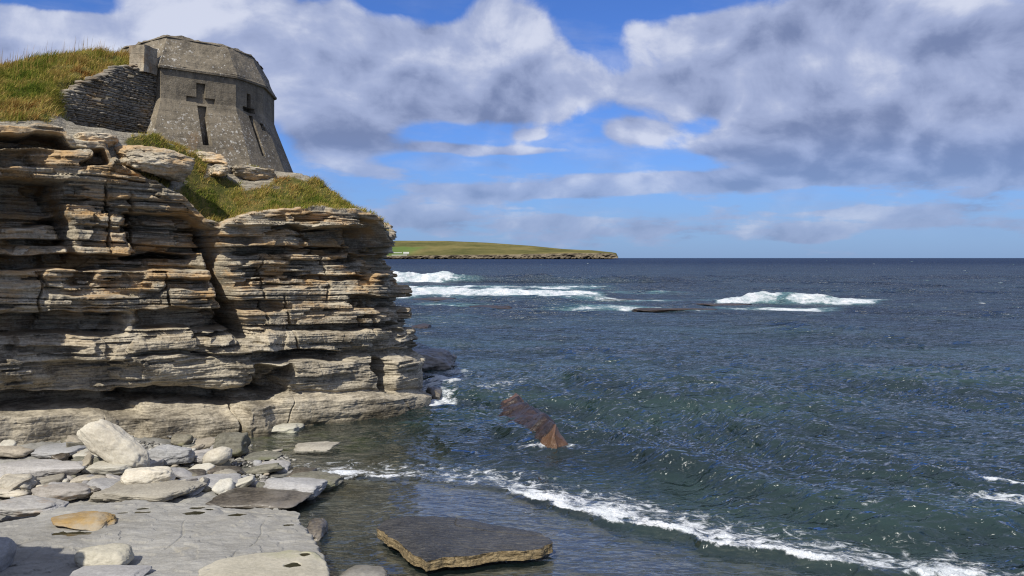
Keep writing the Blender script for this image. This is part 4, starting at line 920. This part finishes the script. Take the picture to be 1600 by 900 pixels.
def build_sea():
    ys = [4.5]
    while ys[-1] < 30000:
        d = ys[-1]; st = d * d / (5 * 832) * 0.72
        if 50 < d < 230: st = min(st, 0.7)
        ys.append(d + max(st, 0.018) if st < 400 else d * 1.12)
    ys = np.array(ys)
    ts = np.concatenate([np.linspace(-3, -0.42, 60, endpoint=False), np.linspace(-0.42, 0.72, 980, endpoint=False), np.linspace(0.72, 3, 60)])
    X = ts[None, :] * ys[:, None]; Y = np.broadcast_to(ys[:, None], X.shape).copy()
    near = ys < 75; ni = int(near.sum())
    depth = np.full(X.shape, 4.0); depth[:ni] = -shore_z(X[:ni], Y[:ni]); depth = np.clip(depth, -0.5, 5)
    dd = ss(0.0, 0.9, depth)
    # wind sea: sharpened sine trains, dropped where the sheet is too coarse to carry them
    r = np.random.RandomState(4); Z = np.zeros(X.shape); cell = np.gradient(ys)[:, None]
    gx = X + fbm(X * 0.12, Y * 0.12, 0, 2, 5)[:] * 1.3; gy = Y + fbm(X * 0.12, Y * 0.12, 4, 2, 6) * 1.3
    for i in range(46):
        lam = 0.35 * (14 / 0.35) ** (i / 45) * r.uniform(.85, 1.15); th = math.radians(238 + r.normal() * 26); k = 2 * math.pi / lam
        amp = 0.0155 * lam ** 0.5 * r.uniform(.6, 1.3)
        s = np.sin(k * (gx * math.cos(th) + gy * math.sin(th)) + r.uniform(0, 6.28))
        keep = np.clip((lam / (cell + 1e-6) - 2.0) / 3, 0, 1)
        Z += amp * keep * (np.exp(1.1 * (s - 1)) * 2 - 0.75)
    gust = 0.55 + 0.9 * ss(-.3, .5, fbm(X * 0.05, Y * 0.05, 9, 3, 8))
    Z *= (0.10 + 0.90 * dd) * gust
    Z += fbm(X * 3.0 + Y, Y * 4.2, 2, 3, 12) * 0.012 * (0.35 + dd) * (Y < 60)
    foam = np.zeros(X.shape)
    def feature(P, rng_y, fn):
        i0, i1 = np.searchsorted(ys, rng_y); x, y = X[i0:i1], Y[i0:i1]; sd, al = seg_dist(x, y, P); fn(slice(i0, i1), x, y, sd, al)
    def front(sl, x, y, sd, al):
        L = ss(0, 2.5, al); n = fbm(x * 1.0, y * 1.0, 3, 4, 14) * 0.35; s = sd + n
        hgt = 0.04 + 0.09 * ss(2, 9, al)
        Z[sl] += hgt * np.exp(-(s / np.where(s > 0, 0.55, 0.16)) ** 2)
        f = ss(-.12, .05, s) * (1 - ss(0.05, 0.40 + 0.6 * ss(3, 8, al), s)) * (0.46 + 0.54 * ss(2.0, 5.0, al)) * (0.75 + 0.6 * fbm(x * .8, y * .8, 7, 3, 16))
        tr = ss(0, .3, s) * (1 - ss(.3, 2.4, s)) * (0.32 + 0.13 * ss(2, 5, al))
        foam[sl] = np.maximum(foam[sl], np.maximum(f, tr)); Z[sl] += f * np.abs(fbm(x * 7, y * 7, 1, 3, 18)) * 0.07
    feature(FRONT, (8, 26), front)
    def wave(h, wid, f0, f1, fa):
        def fn(sl, x, y, sd, al):
            n = fbm(x * .5, y * .5, 3, 3, 24) * 0.5; s = sd + n; e = ss(0, 3, al)
            Z[sl] += e * h * (np.exp(-(s / np.where(s > 0, wid * 2, wid)) ** 2) - 0.25 * np.exp(-((s + wid * 2) / wid) ** 2))
            f = ss(-.25, .05, s) * (1 - ss(.1, .5, s)) * ss(f0, f0 + 1.2, al) * (1 - ss(f1 - 1, f1, al)) * fa * (0.5 + 1.3 * fbm(x * 1.2, y * 1.2, 1, 4, 26))
            foam[sl] = np.maximum(foam[sl], np.clip(f, 0, 1))
        return fn
    feature(WAVE2, (9, 30), wave(0.30, 0.55, 6.2, 7.8, 0.4)); feature(WAVE3, (9, 40), wave(0.24, 0.6, 6.0, 12.0, 0.6))
    def patch(px, py, rx, ry, w):
        c = at(px, py); i0, i1 = np.searchsorted(ys, (c[1] - ry * 3, c[1] + ry * 3)); x, y = X[i0:i1], Y[i0:i1]
        f = w * np.exp(-((x - c[0]) / rx) ** 2 - ((y - c[1]) / ry) ** 2) * (0.8 + 0.9 * fbm(x * .9, y * .9, 2, 3, 28)); foam[i0:i1] = np.maximum(foam[i0:i1], np.clip(f, 0, 1))
    for a in ((690, 606, .9, 1.6, .8), (695, 622, .7, 1.2, .7), (680, 632, .5, .8, .7), (800, 640, .5, .5, .4), (872, 716, .9, .3, .55), (838, 690, .4, 1.0, .38), (770, 612, 1.5, 1.5, .35), (720, 585, 1.2, 2.5, .35), (1580, 806, .8, .7, .8), (540, 742, .7, .5, .6), (800, 627, .3, .4, .4), (1560, 800, .6, .3, .5)): patch(*a)
    # surf on the reef further out
    def breaker(px0, px1, py, h, foam_px, wf, wb, seed, env):
        a, b = at(px0, py)[:2], at(px1, py)[:2]; d0 = a[1]; i0, i1 = np.searchsorted(ys, (d0 - 45, d0 + 45)); x, y = X[i0:i1], Y[i0:i1]
        px = 800 + F * x / y; s = y - d0 + fbm(x * 0.06, y * 0.02, seed, 3, 32) * 5
        e = np.interp(px, [q[0] for q in env], [q[1] for q in env]) * ((px > px0) & (px < px1)); wob = 1 + 0.3 * fbm(x * .12, 0 * x, seed, 4, 33)
        prof = np.exp(-(s / np.where(s > 0, wb, wf)) ** 2); Z[i0:i1] += h * e * prof * wob
        fa = ss(.05, .4, e) * (1 - ss(foam_px - 45, foam_px + 10, px + 40 * pn(x * .1, y * .1, seed))) * np.exp(-((s + wf * .5) / (wf * 1.6)) ** 2) * 1.35 * (0.85 + 0.45 * fbm(x * .35, y * .35, seed, 4, 34))
        lump = fbm(x * .5, y * .5, seed, 5, 35) * fa * e; Z[i0:i1] += lump * 0.3 * min(1, h)
        foam[i0:i1] = np.maximum(foam[i0:i1], np.clip(fa, 0, 1))
    breaker(560, 1130, 441, 2.1, 740, 1.9, 6.0, 1.0, [(560, 1), (640, 1), (700, .9), (740, .7), (800, .68), (1000, .45), (1130, 0)])
    breaker(590, 985, 461, .8, 960, 5.0, 8.0, 2.0, [(590, .6), (650, .8), (800, .75), (900, .4), (985, 0)])
    breaker(1100, 1400, 475, 1.15, 1400, 1.5, 3.0, 3.0, [(1108, 0), (1130, .35), (1160, .75), (1190, 1), (1240, .9), (1280, .75), (1310, .5), (1340, .4), (1370, .2), (1400, 0)])
    def wash(px0, px1, py, ry, w, seed):
        d0 = at(0, py)[1]; i0, i1 = np.searchsorted(ys, (d0 - ry * 3, d0 + ry * 3)); x, y = X[i0:i1], Y[i0:i1]; px = 800 + F * x / y
        f = w * ss(px0 - 20, px0 + 30, px) * (1 - ss(px1 - 60, px1 + 30, px)) * np.exp(-((y - d0 + 6 * pn(x * .05, y * .05, seed)) / ry) ** 2) * (0.75 + 1.0 * fbm(x * .12, y * .25, seed, 4, 36))
        foam[i0:i1] = np.maximum(foam[i0:i1], np.clip(f, 0, 1))
    for a in ((600, 960, 451, 14, .8, 1), (650, 1090, 458, 9, .55, 2), (620, 860, 463, 6, .5, 3), (860, 1140, 469, 3, .6, 4), (640, 800, 478, 3, .5, 5), (830, 1130, 486, 2.5, .55, 6), (1120, 1320, 482, 3.2, .85, 7), (1250, 1390, 469, 3.0, .6, 8), (620, 760, 497, 3, .45, 9), (630, 690, 515, 2.5, .5, 10)): wash(*a)
    # where the sheet is under land, sink it
    Z = np.where(depth < -0.06, Z - 0.25, Z)
    V = np.stack([X, Y, Z], -1).reshape(-1, 3); Fq = grid_faces(len(ys), len(ts)); fo = foam.ravel(); de = depth.ravel()
    # whitecaps out at sea: little breaking crests, part of the water
    cv, cf = ICO[2]; ex, ef, n0 = [], [], len(V); r = np.random.RandomState(12)
    for j in range(60):
        d = 5 * F / r.uniform(3.0, 46.0) if j < 40 else 5 * F / r.uniform(20, 80); px = r.uniform(640, 1620); s = r.uniform(.25, .85) * (0.35 + min(d, 1000) / 650)
        if 420 < HOR + 5 * F / d < 500 and px < 1400: continue
        v = cv * np.array([1.3 * s, .7, .24 * s]); v[:, 2] += 0.35 * np.array(pn(v[:, 0] * 2, v[:, 1] * 2, j)) * s * .5
        ex.append(v + np.array([(px - 800) / F * d, d, .12])); ef.append(cf + n0 + len(cv) * (len(ex) - 1))
    EV = np.concatenate(ex); V = np.concatenate([V, EV]); fo = np.concatenate([fo, np.repeat(r.uniform(.28, .55, len(ex)), len(cv))]); de = np.concatenate([de, np.full(len(EV), 4.)])
    m, nt, out = new_mat('sea water'); p = worldpos(nt); x, y, z = sep(nt, p); dep = attr(nt, 'depth'); fm = attr(nt, 'foam')
    rip = noise(nt, scalev(nt, p, (1, 1.8, 1)), 5.0, 2, 0.5, dist=0.3); rip2 = noise(nt, scalev(nt, p, (0.8, 1.7, 1)), 0.9, 3, 0.55, dist=0.4); sw = noise(nt, scalev(nt, p, (0.06, 0.16, 1)), 1.0, 5, 0.6)
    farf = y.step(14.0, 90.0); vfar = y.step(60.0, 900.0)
    rip3 = noise(nt, scalev(nt, p, (1.0, 2.2, 1)), 1.9, 2, 0.5, dist=0.6); h = (rip * 0.03 + rip3 * 0.21) * (1.0 - farf * 0.5) + rip2 * (0.20 + farf * 1.0) + sw * 2.2 * farf
    h = h * (dep.step(0.0, 0.7) * 0.85 + 0.15)
    nrm = bump(nt, h, 1.0, 1.0)
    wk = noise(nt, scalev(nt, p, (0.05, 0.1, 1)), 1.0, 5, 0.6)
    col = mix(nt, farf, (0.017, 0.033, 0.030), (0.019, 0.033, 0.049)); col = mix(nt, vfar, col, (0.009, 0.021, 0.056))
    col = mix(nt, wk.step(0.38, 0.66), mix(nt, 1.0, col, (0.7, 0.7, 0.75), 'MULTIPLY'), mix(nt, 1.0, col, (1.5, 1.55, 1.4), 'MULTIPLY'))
    surf = fm.step(0.05, 0.6) * farf
    col = mix(nt, surf * 0.55, col, (0.12, 0.27, 0.27))
    alpha = 1.0 - (dep.max(0.0) * -2.3).exp()
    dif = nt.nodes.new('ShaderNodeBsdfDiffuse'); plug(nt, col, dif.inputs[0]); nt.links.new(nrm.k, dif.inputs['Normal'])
    tr = nt.nodes.new('ShaderNodeBsdfTransparent')
    plug(nt, mix(nt, dep.step(0.0, 1.2), (0.93, 0.95, 0.92), (0.30, 0.55, 0.45)), tr.inputs[0])
    body = nt.nodes.new('ShaderNodeMixShader'); plug(nt, alpha, body.inputs[0]); nt.links.new(tr.outputs[0], body.inputs[1]); nt.links.new(dif.outputs[0], body.inputs[2])
    gl = nt.nodes.new('ShaderNodeBsdfGlossy'); gl.inputs[0].default_value = (0.94, 0.96, 0.97, 1); plug(nt, farf * 0.12 + 0.08, gl.inputs['Roughness']); nt.links.new(nrm.k, gl.inputs['Normal'])
    fr = nt.nodes.new('ShaderNodeFresnel'); fr.inputs[0].default_value = 1.52; nt.links.new(nrm.k, fr.inputs['Normal'])
    fc = (S(nt, fr.outputs[0]) * 1.2).min(0.66 - farf * 0.27 - vfar * 0.25)
    s1 = nt.nodes.new('ShaderNodeMixShader'); plug(nt, fc, s1.inputs[0]); nt.links.new(body.outputs[0], s1.inputs[1]); nt.links.new(gl.outputs[0], s1.inputs[2])
    lace = noise(nt, scalev(nt, p, (1, 1, 1)), 3.2, 7, 0.72, dist=0.8); lace2 = noise(nt, scalev(nt, p, (0.55, 0.30, 1.6)), 1.1, 7, 0.74)
    ln = lace * (1.0 - farf) + lace2 * farf
    mask = (fm * 1.15 + (ln - 0.5) * 2.3 - 0.27 - farf * 0.19).step(0.0, 0.5) * fm.step(0.02, 0.2)
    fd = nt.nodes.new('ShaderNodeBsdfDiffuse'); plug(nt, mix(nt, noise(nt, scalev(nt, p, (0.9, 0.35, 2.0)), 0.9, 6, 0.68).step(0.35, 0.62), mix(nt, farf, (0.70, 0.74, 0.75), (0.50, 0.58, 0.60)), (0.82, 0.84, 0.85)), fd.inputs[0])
    nt.links.new(bump(nt, ln * (farf * 6.0 + 1.0), 1.0, 0.14).k, fd.inputs['Normal'])
    s2 = nt.nodes.new('ShaderNodeMixShader'); plug(nt, mask, s2.inputs[0]); nt.links.new(s1.outputs[0], s2.inputs[1]); nt.links.new(fd.outputs[0], s2.inputs[2])
    nt.links.new(s2.outputs[0], out.inputs[0])
    loops = [Fq] + ef
    sizes = np.concatenate([np.full(len(Fq), 4), np.full(sum(len(e) for e in ef), 3)]).astype(np.int32)
    me = bpy.data.meshes.new('sea'); me.vertices.add(len(V)); me.vertices.foreach_set('co', V.astype(np.float32).ravel())
    lo = np.concatenate([Fq.ravel()] + [e.ravel() for e in ef]).astype(np.int32); me.loops.add(len(lo)); me.loops.foreach_set('vertex_index', lo)
    me.polygons.add(len(sizes)); me.polygons.foreach_set('loop_start', np.concatenate([[0], np.cumsum(sizes)[:-1]]).astype(np.int32)); me.polygons.foreach_set('loop_total', sizes); me.polygons.foreach_set('use_smooth', np.ones(len(sizes), bool))
    for k, v in (('depth', de), ('foam', fo)): me.attributes.new(k, 'FLOAT', 'POINT').data.foreach_set('value', v.astype(np.float32))
    me.update(calc_edges=True); me.materials.append(m)
    tag(obj('water', me), 'choppy blue green sea with white breakers', 'sea', kind='structure')
build_sea()

# reef heads awash
for (lab, x0, x1, y, h, dep) in (('low dark reef rock awash on the left, just right of the cliff edge', 640, 672, 516, .35, 3), ('long thin dark reef awash in the middle of the white water', 728, 806, 484, .4, 3.5), ('small dark reef head awash left of the long thin reef', 640, 716, 470, .35, 5),
                                 ('long brown reef running towards the right-hand breaker', 985, 1132, 487, .38, 2.5), ('narrow brown reef behind the long brown reef', 930, 1010, 471, .35, 4), ('brown reef at the foot of the right-hand breaker', 1080, 1180, 478, .3, 3)):
    R('reef', lab, (x0, y - 6, x1, y + 2), h, M_REEF, -0.1, dep, int(x0), 0.7, 0.12, sub=5, cat='reef')

# ------------------------------------------------------------------ the far headland
def headland():
    D0 = 3200.0; n, m = 700, 90
    pxs = np.linspace(380, 966, n); V = np.zeros((m, n, 3))
    crest = np.interp(pxs, [380, 612, 700, 760, 830, 880, 900, 930, 955, 963, 966], [374, 376, 376.5, 379, 384, 389, 390, 391.5, 394, 396, 403])
    foot = np.interp(pxs, [380, 640, 700, 800, 880, 940, 960, 966], [400, 399.5, 398.5, 397.5, 395.5, 395, 396, 402])
    for j in range(m):
        t = j / (m - 1)
        if t < 0.25: k = t / 0.25; py = 403.6 + (foot - 403.6) * k; d = D0 + 14 * k + 25 * np.abs(fbm(pxs * .09, 0 * pxs + k * 1.2, 0, 4, 3)) * (1 - k)
        else: k = (t - 0.25) / 0.75; py = foot + (crest - foot) * k ** 0.85; d = D0 + 20 + 1500 * k
        z = H + (HOR - py) / F * d; z = z + fbm(pxs * .03, 0 * pxs + t * 4, 0, 4, 5) * 4 * (t > .28) * (t < .95)
        V[j] = np.stack([(pxs - 800) / F * d, d + 0 * pxs, z], -1)
    # back slope
    back = V[-1].copy(); back[:, 1] += 1500; back[:, 2] = -20; V = np.concatenate([V, back[None]])
    t = np.repeat(np.concatenate([np.linspace(0, 1, m), [1]]), n)
    mt, nt, out = new_mat('headland turf'); p = worldpos(nt); tt = attr(nt, 't'); x, y, z = sep(nt, p)
    a = noise(nt, scalev(nt, p, (0.004, 0.0016, 0.02)), 1.0, 6, 0.62); b = noise(nt, p, 0.03, 4, .6)
    g = mix(nt, (a * .8 + b * .3).step(0.38, 0.72), (0.075, 0.08, 0.03), (0.19, 0.16, 0.065))
    v = voro(nt, scalev(nt, p, (0.0028, 0.0009, 0)), 1.0); 
    fld = (1.0 - x.step(-460.0, -380.0)) * (1.0 - tt.step(0.62, 0.7)); g = mix(nt, fld * .7, g, (0.10, 0.17, 0.045))
    rk = mix(nt, noise(nt, scalev(nt, p, (0.04, 0.04, 0.1)), 1, 5, .6).step(.35, .65), (0.055, 0.045, 0.035), (0.20, 0.165, 0.11))
    principled(nt, out, mix(nt, tt.step(0.21, 0.28), rk, g), 1.0, None, 0.0)
    me = mesh('headland', V.reshape(-1, 3), grid_faces(m + 1, n), mt, attrs={'t': t}); tag(obj('hill', me), 'low green headland with rocky sea cliffs on the horizon', 'headland', kind='structure')
    # pale boundary walls and a farm at the left end
    mw, nt, out = new_mat('whitewashed wall'); principled(nt, out, (0.42, 0.42, 0.38), 0.9)
    def block(name, label, cat, px0, px1, py, d, h, dep=6.0, roof=0.0):
        a, b = atd(px0, py, d), atd(px1, py, d); w = b[0] - a[0]
        V = [(0, 0, 0), (w, 0, 0), (w, dep, 0), (0, dep, 0), (0, 0, h), (w, 0, h), (w, dep, h), (0, dep, h), (0, dep / 2, h + roof), (w, dep / 2, h + roof)]
        Fs = [(0, 1, 5, 4), (1, 2, 6, 9, 5), (2, 3, 7, 6), (3, 0, 4, 8, 7), (4, 5, 9, 8), (6, 7, 8, 9)]
        tag(obj(name, mesh(name, np.array(V), Fs, mw, smooth=False), loc=a), label, cat)
    block('field_wall', 'long pale field wall low on the headland beside the cliff edge', 'wall', 612, 636, 399.4, 3230, 2.2, 4, 1)
    block('field_wall', 'upper pale field wall on the headland crossing the green field', 'wall', 612, 628, 395.5, 3420, 2.2, 4, 1)
    block('farm_building', 'small white farm building at the end of the lower field wall on the headland', 'house', 630, 639, 397.2, 3330, 6, 9, 3)
headland()
